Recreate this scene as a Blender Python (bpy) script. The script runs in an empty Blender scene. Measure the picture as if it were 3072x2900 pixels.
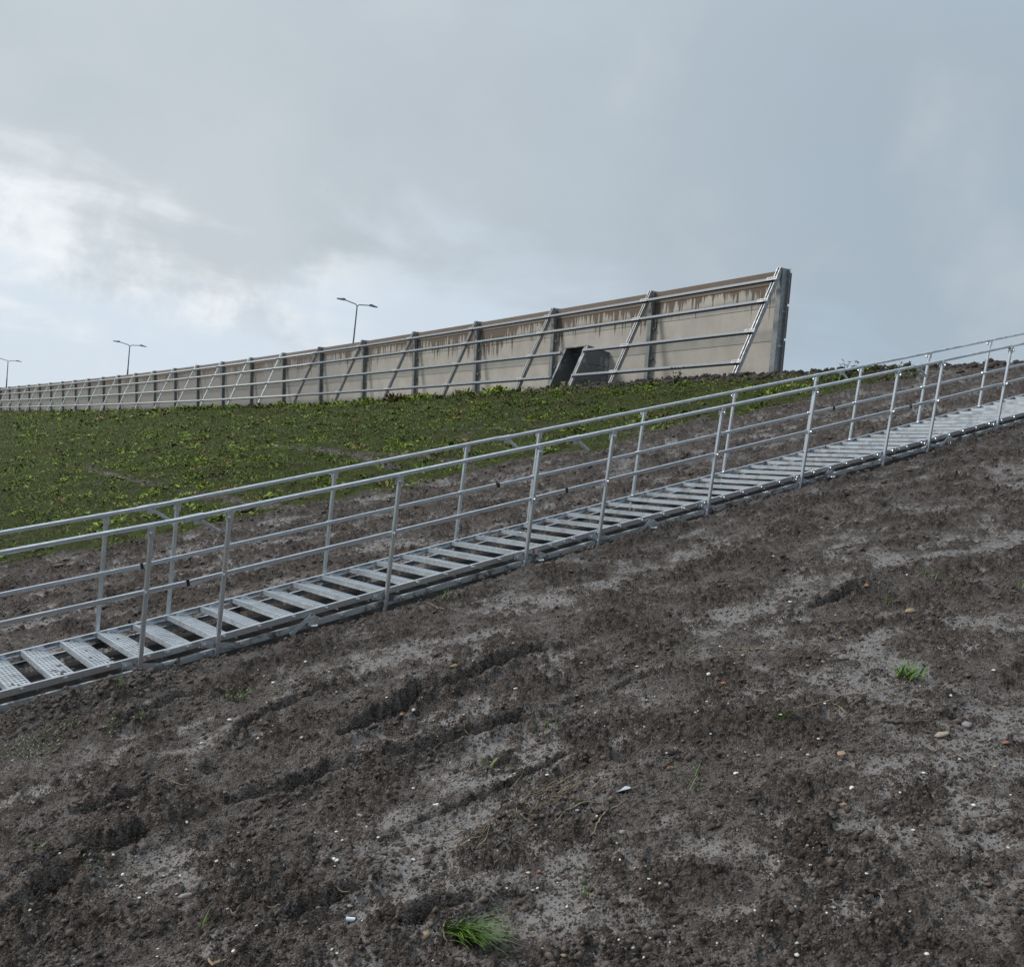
import bpy, math, random
import numpy as np
from mathutils import Matrix, Vector

random.seed(7)
RNG = np.random.default_rng(11)
scene = bpy.context.scene
COL = scene.collection
R = math.radians

# ------------------------------------------------------------------ camera
# axes recovered from the photograph's vertical vanishing point (photo pixels, 3072 x 2900)
FPX, PPX, PPY = 3000.0, 1536.0, 1764.0
MW = np.array([[0.99181, 0.12774, 0.0], [0.01484, -0.11523, 0.99323], [0.12687, -0.98509, -0.11618]])
cd = bpy.data.cameras.new('camera')
cam = bpy.data.objects.new('camera', cd)
COL.objects.link(cam)
cd.sensor_fit = 'HORIZONTAL'
cd.sensor_width = 36.0
cd.lens = 36.0 * FPX / 3072.0
cd.shift_y = (PPY - 1450.0) / 3072.0
cd.clip_start = 0.05
cd.clip_end = 9000
r_, u_, b_ = MW[:, 0], -MW[:, 1], -MW[:, 2]
cam.matrix_world = Matrix(((r_[0], u_[0], b_[0], 0), (r_[1], u_[1], b_[1], 0), (r_[2], u_[2], b_[2], 0), (0, 0, 0, 1)))
scene.camera = cam
vs = scene.view_settings
vs.view_transform = 'Standard'
vs.look = 'None'
vs.exposure = 0.56
vs.gamma = 1.0

# ------------------------------------------------------------------ node helpers
def nt_new(nt, kind, **kw):
    n = nt.nodes.new(kind)
    for k, v in kw.items():
        if k == 'inp':
            for kk, vv in v.items():
                n.inputs[kk].default_value = vv
        else:
            setattr(n, k, v)
    return n

class G:
    """small node graph writer"""
    def __init__(s, nt): s.nt = nt
    def lk(s, a, b): s.nt.links.new(a, b)
    def put(s, sock, v):
        if hasattr(v, 'is_output'): s.lk(v, sock)
        else: sock.default_value = v
    def math(s, op, a, b=0.0, clamp=False):
        n = nt_new(s.nt, 'ShaderNodeMath', operation=op, use_clamp=clamp)
        s.put(n.inputs[0], a); s.put(n.inputs[1], b); return n.outputs[0]
    def mix(s, f, a, b, blend='MIX'):
        n = nt_new(s.nt, 'ShaderNodeMix', data_type='RGBA', blend_type=blend)
        s.put(n.inputs[0], f)
        for i, v in ((6, a), (7, b)):
            if isinstance(v, tuple): v = (*v, 1.0) if len(v) == 3 else v
            s.put(n.inputs[i], v)
        return n.outputs[2]
    def sstep(s, v, lo, hi, a=0.0, b=1.0):
        n = nt_new(s.nt, 'ShaderNodeMapRange', interpolation_type='SMOOTHSTEP')
        s.put(n.inputs[0], v)
        for i, x in ((1, lo), (2, hi), (3, a), (4, b)): s.put(n.inputs[i], x)
        return n.outputs[0]
    def noise(s, vec, scale, detail=4.0, rough=0.55, dist=0.0, out=0):
        n = nt_new(s.nt, 'ShaderNodeTexNoise')
        if vec is not None: s.lk(vec, n.inputs['Vector'])
        n.inputs['Scale'].default_value = scale; n.inputs['Detail'].default_value = detail
        n.inputs['Roughness'].default_value = rough; n.inputs['Distortion'].default_value = dist
        return n.outputs[out]
    def voro(s, vec, scale, feature='F1', rnd=1.0):
        n = nt_new(s.nt, 'ShaderNodeTexVoronoi', feature=feature)
        if vec is not None: s.lk(vec, n.inputs['Vector'])
        n.inputs['Scale'].default_value = scale; n.inputs['Randomness'].default_value = rnd
        return n
    def sep(s, v):
        n = nt_new(s.nt, 'ShaderNodeSeparateXYZ'); s.lk(v, n.inputs[0]); return n.outputs
    def comb(s, x, y, z):
        n = nt_new(s.nt, 'ShaderNodeCombineXYZ')
        for i, v in enumerate((x, y, z)): s.put(n.inputs[i], v)
        return n.outputs[0]
    def vmul(s, v, k):
        n = nt_new(s.nt, 'ShaderNodeVectorMath', operation='MULTIPLY'); s.lk(v, n.inputs[0])
        n.inputs[1].default_value = k; return n.outputs[0]
    def bump(s, h, strength, dist, normal=None):
        n = nt_new(s.nt, 'ShaderNodeBump'); s.lk(h, n.inputs['Height'])
        s.put(n.inputs['Strength'], strength); n.inputs['Distance'].default_value = dist
        if normal is not None: s.lk(normal, n.inputs['Normal'])
        return n.outputs[0]
    def attr(s, name):
        return nt_new(s.nt, 'ShaderNodeAttribute', attribute_name=name)

# ------------------------------------------------------------------ world: layered overcast
SUN_AZ, SUN_EL = R(-84), R(36)      # azimuth from +Y towards +X
w = bpy.data.worlds.new('World'); scene.world = w; w.use_nodes = True
nt = w.node_tree; nt.nodes.clear(); g = G(nt)
tc = nt_new(nt, 'ShaderNodeTexCoord')
nrm = nt_new(nt, 'ShaderNodeVectorMath', operation='NORMALIZE'); g.lk(tc.outputs['Generated'], nrm.inputs[0])
D = nrm.outputs[0]
dx, dy, dz = g.sep(D)
zz = g.math('ADD', g.math('MAXIMUM', dz, 0.0), 0.16)
pl = g.comb(g.math('DIVIDE', dx, zz), g.math('DIVIDE', dy, zz), 0.0)
warp = nt_new(nt, 'ShaderNodeVectorMath', operation='MULTIPLY_ADD')
g.lk(g.noise(pl, 0.8, 3, 0.5, out=1), warp.inputs[0]); warp.inputs[1].default_value = (0.9, 0.9, 0); g.lk(pl, warp.inputs[2])
P2 = warp.outputs[0]
n_big = g.noise(P2, 0.55, 4, 0.5)
n_mid = g.noise(P2, 1.5, 6, 0.55)
n_soft = g.noise(D, 3.0, 5, 0.55)
def dirdot(v):
    n = nt_new(nt, 'ShaderNodeVectorMath', operation='DOT_PRODUCT'); g.lk(D, n.inputs[0])
    l = math.sqrt(sum(c * c for c in v)); n.inputs[1].default_value = tuple(c / l for c in v); return n.outputs['Value']
sky = nt_new(nt, 'ShaderNodeTexSky', sky_type='NISHITA', sun_disc=False)
sky.sun_elevation = SUN_EL; sky.sun_rotation = SUN_AZ; sky.dust_density = 3.0; sky.air_density = 1.0
nish = nt_new(nt, 'ShaderNodeVectorMath', operation='SCALE'); g.lk(sky.outputs[0], nish.inputs[0]); nish.inputs['Scale'].default_value = 0.10
# the deck: blue-grey, paler towards the thin cloud at one side; beneath its torn edge a pale clear band
lobe = dirdot((-0.55, 0.82, 0.18))
side = g.sstep(lobe, 0.62, 0.99)
deck = g.mix(side, (0.375, 0.460, 0.540), (0.560, 0.618, 0.662))
shade = g.sstep(g.math('ADD', g.math('MULTIPLY', n_big, 0.4), g.math('ADD', g.math('MULTIPLY', n_soft, 0.35), g.math('MULTIPLY', n_mid, 0.25))), 0.38, 0.60)
deck = g.mix(g.math('MULTIPLY', shade, 0.46), deck, (0.385, 0.442, 0.490))
deck = g.mix(g.math('MULTIPLY', g.sstep(n_soft, 0.48, 0.70), 0.42), deck, (0.64, 0.69, 0.725))
low = g.mix(side, (0.420, 0.515, 0.620), (0.650, 0.735, 0.825))
edge_z = g.math('SUBTRACT', 0.158, g.math('MULTIPLY', dx, 0.080))
e_ = g.math('SUBTRACT', dz, edge_z)
e_ = g.math('ADD', e_, g.math('MULTIPLY', g.math('SUBTRACT', n_mid, 0.5), 0.24))
e_ = g.math('ADD', e_, g.math('MULTIPLY', g.math('SUBTRACT', n_soft, 0.5), 0.30))
allsky = g.mix(g.sstep(e_, -0.07, 0.05), low, deck)
rim = g.math('MULTIPLY', g.sstep(g.math('ABSOLUTE', g.math('ADD', e_, 0.012)), 0.075, 0.0), g.sstep(dx, -0.12, -0.28))
n_rag = g.noise(D, 9.0, 6, 0.6)
rim = g.math('MULTIPLY', rim, g.sstep(n_rag, 0.36, 0.60))
allsky = g.mix(g.math('MULTIPLY', rim, 0.85), allsky, (0.92, 0.95, 0.97))
wisp = g.math('MULTIPLY', g.sstep(n_rag, 0.50, 0.70), g.math('MULTIPLY', g.sstep(dx, 0.0, -0.30), g.sstep(e_, 0.04, -0.06)))
allsky = g.mix(g.math('MULTIPLY', wisp, 0.25), allsky, (0.80, 0.84, 0.88))
allsky = g.mix(0.05, allsky, nish.outputs[0])
# an overcast vault is brighter overhead than low down
vault = g.sstep(dz, 0.32, 1.0, 0.715, 1.42)
vm = nt_new(nt, 'ShaderNodeVectorMath', operation='SCALE'); g.lk(allsky, vm.inputs[0]); g.lk(vault, vm.inputs['Scale'])
bg = nt_new(nt, 'ShaderNodeBackground'); g.lk(vm.outputs[0], bg.inputs[0]); bg.inputs[1].default_value = 1.0
wo = nt_new(nt, 'ShaderNodeOutputWorld'); g.lk(bg.outputs[0], wo.inputs[0])

sl = bpy.data.lights.new('sun', 'SUN'); sl.energy = 1.5; sl.angle = R(12); sl.color = (1.0, 0.965, 0.92)
so = bpy.data.objects.new('sun', sl); COL.objects.link(so)
sd = Vector((math.sin(SUN_AZ) * math.cos(SUN_EL), math.cos(SUN_AZ) * math.cos(SUN_EL), math.sin(SUN_EL)))
so.rotation_euler = sd.to_track_quat('Z', 'Y').to_euler()
so.location = (0, 0, 60)

# ------------------------------------------------------------------ pixel <-> world
def ray(px, py):
    v = MW @ np.array([px - PPX, py - PPY, FPX]); return v / np.linalg.norm(v)
def proj(P):
    c = np.asarray(P) @ MW
    return PPX + FPX * c[..., 0] / c[..., 2], PPY + FPX * c[..., 1] / c[..., 2]

# ------------------------------------------------------------------ numpy noise
_perm = np.random.default_rng(3).permutation(256).astype(np.int64)
_perm = np.concatenate([_perm, _perm])
_ga = np.random.default_rng(4).uniform(0, 2 * np.pi, 256)
_gx, _gy = np.cos(_ga), np.sin(_ga)
def pnoise(x, y, seed=0):
    x = x + seed * 17.37; y = y + seed * 9.71
    xi = np.floor(x).astype(np.int64); yi = np.floor(y).astype(np.int64)
    xf = x - xi; yf = y - yi
    u = xf * xf * xf * (xf * (xf * 6 - 15) + 10); v = yf * yf * yf * (yf * (yf * 6 - 15) + 10)
    def gr(ix, iy, fx, fy):
        h = _perm[(_perm[ix & 255] + iy) & 255]
        return _gx[h] * fx + _gy[h] * fy
    a = gr(xi, yi, xf, yf); b = gr(xi + 1, yi, xf - 1, yf)
    c = gr(xi, yi + 1, xf, yf - 1); d = gr(xi + 1, yi + 1, xf - 1, yf - 1)
    return ((a + (b - a) * u) + ((c + (d - c) * u) - (a + (b - a) * u)) * v) * 1.5
def fbm(x, y, o=4, seed=0):
    s = 0.0; a = 0.55
    for k in range(o):
        s = s + a * pnoise(x, y, seed + k * 3); x = x * 2.03; y = y * 2.03; a *= 0.5
    return s
def worley(x, y, seed=0):
    xi = np.floor(x).astype(np.int64); yi = np.floor(y).astype(np.int64)
    best = np.full(x.shape, 9.0)
    cid = np.zeros(x.shape)
    for i in (-1, 0, 1):
        for j in (-1, 0, 1):
            h = _perm[(_perm[(xi + i + seed * 7) & 255] + yi + j) & 255]
            px = (xi + i) + 0.1 + 0.8 * (h / 255.0); h2 = _perm[h]
            py = (yi + j) + 0.1 + 0.8 * (h2 / 255.0)
            d = np.hypot(x - px, y - py); m = d < best
            best = np.where(m, d, best); cid = np.where(m, _perm[h2] / 255.0, cid)
    return best, cid
def sm(x, a, b):
    t = np.clip((x - a) / (b - a), 0, 1); return t * t * (3 - 2 * t)

# ------------------------------------------------------------------ wall line (post tops, 6 m apart, from the photograph)
WT = np.array([[6.916, 31.696, 7.156], [3.581, 36.683, 6.923], [0.227, 41.658, 6.698], [-3.146, 46.62, 6.479], [-6.537, 51.57, 6.265],
  [-9.946, 56.507, 6.057], [-13.374, 61.432, 5.853], [-16.82, 66.343, 5.653], [-20.285, 71.242, 5.457], [-23.769, 76.127, 5.264],
  [-27.27, 80.999, 5.074], [-30.791, 85.858, 4.886], [-34.33, 90.703, 4.7], [-37.887, 95.535, 4.514], [-41.463, 100.353, 4.33],
  [-45.057, 105.157, 4.145], [-48.67, 109.948, 3.96], [-52.301, 114.724, 3.774], [-55.951, 119.486, 3.587], [-59.619, 124.234, 3.398],
  [-63.306, 128.968, 3.207], [-67.011, 133.687, 3.012], [-70.735, 138.392, 2.814], [-74.477, 143.082, 2.613]])
ext = [WT[-1] + (WT[-1] - WT[-2]) * k for k in (1, 2, 3, 4)]
WT = np.vstack([WT, ext])
NP = len(WT)
d0 = (WT[1] - WT[0])[:2]; d0 = d0 / np.linalg.norm(d0)
LINE = np.vstack([[WT[0, :2] - d0 * 400]] + [WT[:, :2]] + [WT[-1, :2] + (WT[-1, :2] - WT[-2, :2]) * 60])
LT = np.concatenate([[-400], np.arange(NP) * 6.0, [(NP - 1) * 6.0 + 360]])
def wall_td(x, y):
    bd = np.full(x.shape, 1e9); bt = np.zeros(x.shape); bs = np.zeros(x.shape)
    for i in range(len(LINE) - 1):
        a = LINE[i]; e = LINE[i + 1] - a; L = math.hypot(*e); e = e / L
        qx = x - a[0]; qy = y - a[1]
        s = np.clip(qx * e[0] + qy * e[1], 0, L)
        cx = qx - s * e[0]; cy = qy - s * e[1]; dd = np.hypot(cx, cy)
        sg = np.where(e[0] * qy - e[1] * qx > 0, 1.0, -1.0)
        m = dd < bd
        bd = np.where(m, dd, bd); bs = np.where(m, sg, bs)
        bt = np.where(m, LT[i] + s * (LT[i + 1] - LT[i]) / L, bt)
    return bt, bd * bs
TZ_T = np.concatenate([[-60], np.arange(NP) * 6.0, [(NP - 1) * 6.0 + 60, 2000]])
TZ_Z = np.concatenate([[WT[0, 2] + 60 * 0.0333], WT[:, 2], [WT[-1, 2] - 1.6, WT[-1, 2] - 1.6]]) - 3.42 - 0.05 - 0.19 * np.clip((TZ_T - 3.0) / 22.0, 0, 1)

# stair line: base of the posts on the viewer's side, three joints between four straight modules
SV = np.array([[-4.688, 5.544, -2.477], [-2.38, 7.303, -1.716], [0.388, 9.413, -0.716], [4.521, 12.401, 0.783], [6.878, 14.046, 1.641]])
SV[0] = SV[1] + (SV[0] - SV[1]) * 1.35
SV[4] = SV[3] + (SV[4] - SV[3]) * 1.75
def smooth_h(t, d):
    zs = np.interp(t, TZ_T, TZ_Z)
    dp = np.maximum(d - 1.7, 0)
    dp = np.where(dp > 27, 27 + 14 * (1 - np.exp(-(dp - 27) / 14)), dp)
    slope = zs - 0.12 * sm(d, 0.3, 1.8) - (0.318 * dp - 0.00105 * dp * dp)
    plat = np.where(t > 0, zs, np.minimum(zs, 3.70))
    z = -np.log(np.exp(-6 * slope) + np.exp(-6 * plat)) / 6 + 0.045
    back = np.maximum(-d - 24, 0)
    z = np.where(d < 0, np.maximum(plat - np.minimum(back * 0.33, 6), -4.0 + 0 * z), z)
    return z
_st, _sd = wall_td(SV[:, 0], SV[:, 1])
_sres = SV[:, 2] - 0.03 - smooth_h(_st, _sd)
_o = np.argsort(_sd)
def base_h(x, y):
    t, d = wall_td(x, y)
    z = smooth_h(t, d)
    tl = np.interp(d, _sd[_o], _st[_o])
    z = z + np.interp(d, _sd[_o], _sres[_o]) * np.exp(-((t - tl) / 2.2) ** 2) * (d > 0)
    return z, t, d

def hit0(px, py):
    r = ray(px, py); k = np.linspace(1.5, 60, 6000)
    P = r[None, :] * k[:, None]
    z, _, _ = base_h(P[:, 0], P[:, 1])
    i = int(np.argmax(P[:, 2] < z)); return P[i]

# cracks and ruts seen in the mud (photo pixels)
CRACKS = [
    (0.060, 0.022, [(1030, 2235), (1130, 2190), (1190, 2165), (1250, 2105), (1340, 2090), (1430, 2055), (1480, 2030), (1530, 2000), (1620, 1970)]),
    (0.050, 0.018, [(690, 2430), (760, 2410), (850, 2395), (990, 2325), (1100, 2305), (1180, 2295), (1240, 2280), (1400, 2230), (1560, 2185)]),
    (0.045, 0.030, [(100, 2650), (190, 2610), (330, 2570), (430, 2530)]),
    (0.045, 0.025, [(250, 2440), (320, 2420), (420, 2390)]),
    (0.040, 0.022, [(2440, 1830), (2520, 1800), (2580, 1765), (2640, 1750)]),
    (0.018, 0.012, [(2650, 2150), (2700, 2168), (2790, 2168), (2860, 2155)]),
    (0.035, 0.016, [(1140, 2835), (1230, 2825), (1290, 2780), (1400, 2752)]),
    (0.040, 0.024, [(370, 2190), (460, 2150), (540, 2115), (600, 2105)]),
    (0.030, 0.018, [(700, 2230), (760, 2180), (900, 2110), (1010, 2075)]),
    (0.045, 0.030, [(20, 2770), (110, 2710), (190, 2660)]),
    (0.025, 0.012, [(1640, 2150), (1750, 2110), (1900, 2060), (2030, 2030)]),
    (0.020, 0.010, [(1250, 2480), (1370, 2420), (1520, 2360), (1700, 2260)]),
    (0.030, 0.018, [(880, 2790), (960, 2750), (1060, 2700)]),
    (0.060, 0.05, [(2560, 1298), (2600, 1292), (2640, 1296)]),
]
CRK = [(dep * 2.3, wid * 1.15, np.array([hit0(*p)[:2] for p in pts])) for dep, wid, pts in CRACKS]
PITS = [(hit0(490, 2310)[:2], 0.11, 0.05), (hit0(690, 2510)[:2], 0.13, 0.035), (hit0(650, 2300)[:2], 0.08, 0.04), (hit0(1900, 2260)[:2], 0.12, 0.04)]
HEAPS = [(hit0(310, 2110)[:2], 0.30, 0.10), (hit0(90, 2185)[:2], 0.32, 0.11), (hit0(430, 2075)[:2], 0.2, 0.05)]
FALL = np.array([math.sin(R(54)), math.cos(R(54))]); CONT = np.array([FALL[1], -FALL[0]])

def seg_dist(x, y, pts):
    best = np.full(x.shape, 1e9)
    for a, b in zip(pts[:-1], pts[1:]):
        e = b - a; L2 = e @ e
        s = np.clip(((x - a[0]) * e[0] + (y - a[1]) * e[1]) / L2, 0, 1)
        best = np.minimum(best, np.hypot(x - a[0] - s * e[0], y - a[1] - s * e[1]))
    return best
def seg_signed(x, y, pts):
    best = np.full(x.shape, 1e9); sg = np.ones(x.shape)
    for a, b in zip(pts[:-1], pts[1:]):
        e = b - a; L2 = e @ e
        s = np.clip(((x - a[0]) * e[0] + (y - a[1]) * e[1]) / L2, 0, 1)
        q = np.hypot(x - a[0] - s * e[0], y - a[1] - s * e[1]); m = q < best
        best = np.where(m, q, best); sg = np.where(m, np.sign(e[0] * (y - a[1]) - e[1] * (x - a[0])), sg)
    return best, sg
TRACKS = [np.array([hit0(*p)[:2] for p in pts]) for pts in (
    [(830, 1335), (900, 1345), (980, 1352), (1090, 1372), (1180, 1405)], [(250, 1400), (330, 1425), (420, 1445), (490, 1460)],
    [(560, 1478), (640, 1490), (720, 1512), (800, 1520)], [(1080, 1360), (1160, 1362), (1330, 1378), (1420, 1400)],
    [(1300, 1290), (1500, 1285), (1650, 1280)])]

CLOD = [None]
def ground(x, y, fine=True):
    """height, grass mask, wet mask"""
    z, t, d = base_h(x, y)
    r = np.hypot(x, y)
    # grass begins 8 m from the end of the barrier; beyond it only bare soil round the stairs
    edge = -7.9 + 0.9 * fbm(x * 0.5, y * 0.5, 4, 5) + 0.5 * pnoise(x * 2.2, y * 2.2, 8)
    gm = sm(t - edge, -0.8, 0.75)
    rub = np.exp(-((d - 2.1) / 0.85) ** 2) * sm(-t, -17, -7) * (1 - 0.6 * sm(t, 8, 17))       # loose rubble along the crest edge
    gm = gm * (1 - sm(rub, 0.35, 0.75))
    gm = gm * sm(d, 0.2, 0.5) * (d > 0)
    for tr in TRACKS:
        dd = seg_dist(x, y, tr) + 0.16 * pnoise(x * 2.6, y * 2.6, 3) + 0.06 * pnoise(x * 8, y * 8, 4)
        gm = gm * (0.12 + 0.88 * sm(dd, 0.02, 0.26))
    thin = sm(fbm(x * 0.8, y * 0.8, 3, 21), 0.22, 0.42)
    gm = gm * (1 - 0.55 * thin)
    a = x * FALL[0] + y * FALL[1]; b = x * CONT[0] + y * CONT[1]
    near = 1 - sm(r, 18, 45)
    wet = sm(0.8 * fbm(x * 0.95 + 3.1, y * 0.95, 5, 31) + 0.36 * pnoise(x * 4.3, y * 4.3, 33) + 0.22 * pnoise(x * 11, y * 11, 34), -0.15, 0.62)
    h = 0.055 * fbm(x * 0.55, y * 0.55, 3, 1) + 0.050 * fbm(a * 0.45, b * 3.6, 4, 2) * (1 - gm)
    h = h + 0.045 * gm * fbm(x * 2.0, y * 2.0, 3, 6)
    lump = 0.024 * fbm(x * 4.2, y * 4.2, 3, 7)
    h = h + lump * (1 - 0.5 * wet) * (0.3 + 0.7 * near)
    if fine:
        c1, i1 = worley(x * 17, y * 17, 1)
        c2, i2 = worley(x * 38 + 4, y * 38, 2)
        c3, i3 = worley(x * 75 + 2, y * 75, 3)
        patch = sm(fbm(x * 1.7, y * 1.7, 3, 41), -0.25, 0.3)
        cl = 0.016 * (1 + 1.6 * sm(r, 6, 12)) * np.clip(0.62 - c1, 0, 1) * i1 * 1.6 + 0.012 * np.clip(0.60 - c2, 0, 1) * (0.3 + i2) * 1.6 + 0.006 * np.clip(0.6 - c3, 0, 1) * (0.4 + i3) * 1.6
        cl = cl + 0.007 * (1 - np.abs(pnoise(x * 14, y * 14, 12)) * 2.2) + 0.005 * pnoise(x * 30, y * 30, 13)
        amt = (0.50 + 0.85 * patch) * (1 - 0.62 * wet)
        h = h + 1.85 * cl * amt * (1 - 0.6 * gm) * (1 - sm(r, 20, 40))
        CLOD[0] = np.clip((cl - 0.004) / 0.013, 0, 1.2) * (0.45 + 0.6 * patch) * (1 - 0.4 * wet)
    for dep, wid, pts in CRK:
        lo = pts.min(0) - 0.4; hi = pts.max(0) + 0.4
        m = (x > lo[0]) & (x < hi[0]) & (y > lo[1]) & (y < hi[1])
        if m.any():
            xm, ym = x[m], y[m]
            wx = xm + 0.020 * pnoise(xm * 9, ym * 9, 51) + 0.012 * pnoise(xm * 30, ym * 30, 52)
            wy = ym + 0.020 * pnoise(xm * 9, ym * 9, 53) + 0.012 * pnoise(xm * 30, ym * 30, 54)
            dd, sgn = seg_signed(wx, wy, pts); sd = dd * sgn
            endf = sm(np.minimum(np.hypot(xm - pts[0, 0], ym - pts[0, 1]), np.hypot(xm - pts[-1, 0], ym - pts[-1, 1])), 0.0, 0.15)
            br = sm(pnoise(xm * 3.5, ym * 3.5, 55), -0.40, 0.05)
            hm = -dep * np.exp(-(dd / wid) ** 2) * (0.6 + 0.4 * br) + 0.4 * dep * np.exp(-((dd - 2.6 * wid) / (1.6 * wid)) ** 2)
            hm = hm + 0.42 * dep * sm(sd, -0.1 * wid, 0.9 * wid) * np.exp(-(sd / 0.20) ** 2) * endf
            h[m] = h[m] + hm
            wet[m] = wet[m] * sm(dd, wid, 4 * wid)
    for c, rad, dep in PITS:
        q = np.hypot(x - c[0], y - c[1]) / rad
        h = h - dep * np.exp(-q ** 4) + 0.4 * dep * np.exp(-((q - 1.3) / 0.3) ** 2)
    for c, rad, ht in HEAPS:
        q = np.hypot(x - c[0], y - c[1]) / rad
        e = np.exp(-q ** 2); h = h + ht * e * (0.75 + 0.9 * fbm(x * 8, y * 8, 3, 61)); wet = wet * (1 - e)
    # quiet bed under the stairs
    ss = np.clip(((x - SV[0, 0]) * (SV[4, 0] - SV[0, 0]) + (y - SV[0, 1]) * (SV[4, 1] - SV[0, 1])) / ((SV[4, 0] - SV[0, 0]) ** 2 + (SV[4, 1] - SV[0, 1]) ** 2), 0, 1)
    tl = np.interp(d, _sd[_o], _st[_o])
    inb = sm(t - tl, -0.22, -0.02) * (1 - sm(t - tl, 1.15, 1.4)) * (d > 0) * (d < 32)
    h = np.where(inb > 0, h * (1 - inb) - 0.09 * inb, h)
    bank = np.exp(-((t - tl + 0.26) / 0.11) ** 2) * (d > 0) * (d < 32); h = h + bank * (0.012 + 0.06 * np.maximum(fbm(x * 3.3, y * 3.3, 3, 66), 0)); wet = wet * (1 - 0.8 * bank)
    h = h + rub * (0.10 * fbm(x * 1.3, y * 1.3, 3, 71) + 0.14 * np.abs(fbm(x * 3.1, y * 3.1, 3, 72)) + 0.03)
    h = h * np.where(d > -1, 1.0, 0.1) * (1 - sm(r, 150, 400))
    wet = wet * (1 - gm) * (1 - sm(rub, 0.2, 0.5)) * (1 - sm(t - edge, -0.5, 0.8))
    return z + h, gm, wet

def gz(x, y):
    """height of the built ground mesh, read back from its grid"""
    r = math.hypot(x, y); a = math.degrees(math.atan2(x, y))
    if not (-40.9 < a < 38.9): return float(ground(np.array([float(x)]), np.array([float(y)]))[0][0])
    i = min(max(int(np.searchsorted(RR, r)) - 1, 0), len(RR) - 2); fa = (a + 41.0) / 80.0 * (len(az_f) - 1); j = int(fa); fa -= j
    fr = (r - RR[i]) / (RR[i + 1] - RR[i]); Zg = GZ2
    return float((Zg[i, j] * (1 - fa) + Zg[i, j + 1] * fa) * (1 - fr) + (Zg[i + 1, j] * (1 - fa) + Zg[i + 1, j + 1] * fa) * fr)
def hit(px, py):
    """point of the ground seen at a photo pixel"""
    r = ray(px, py); k = np.linspace(1.5, 60, 900)
    P = r[None, :] * k[:, None]
    z, _, _ = base_h(P[:, 0], P[:, 1]); m = P[:, 2] < z
    k0 = k[int(np.argmax(m)) if m.any() else -1]
    k = np.linspace(k0 * 0.92 - 0.1, k0 * 1.06 + 0.1, 160); P = r[None, :] * k[:, None]
    z, _, _ = ground(P[:, 0], P[:, 1]); m = P[:, 2] < z
    i = int(np.argmax(m)) if m.any() else len(k) - 1
    return Vector((P[i, 0], P[i, 1], z[i]))

# ------------------------------------------------------------------ object helpers
def tag(o, label=None, cat=None, group=None, kind=None):
    if label: o['label'] = label
    if cat: o['category'] = cat
    if group: o['group'] = group
    if kind: o['kind'] = kind
    return o
def empty(name, loc, label=None, cat=None, group=None):
    o = bpy.data.objects.new(name, None); COL.objects.link(o); o.location = loc
    o.empty_display_size = 0.2
    return tag(o, label, cat, group)
def link(name, me, parent=None, loc=None, rot=None):
    o = bpy.data.objects.new(name, me); COL.objects.link(o)
    if parent is not None: o.parent = parent
    if rot is not None:
        m = rot.to_4x4()
        if loc is not None: m.translation = loc
        o.matrix_basis = m
    elif loc is not None: o.location = loc
    return o
def np_mesh(name, v, f, mat, smooth=False):
    """v (n,3) and f (m,3|4) arrays -> mesh"""
    me = bpy.data.meshes.new(name)
    v = np.asarray(v, np.float32); f = np.asarray(f, np.int32); k = f.shape[1]
    me.vertices.add(len(v)); me.vertices.foreach_set('co', v.ravel())
    me.loops.add(f.size); me.loops.foreach_set('vertex_index', f.ravel())
    me.polygons.add(len(f)); me.polygons.foreach_set('loop_start', np.arange(0, f.size, k, dtype=np.int32))
    me.polygons.foreach_set('loop_total', np.full(len(f), k, np.int32))
    if smooth: me.polygons.foreach_set('use_smooth', np.ones(len(f), bool))
    me.update(); me.validate(); me.materials.append(mat)
    return me
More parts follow.
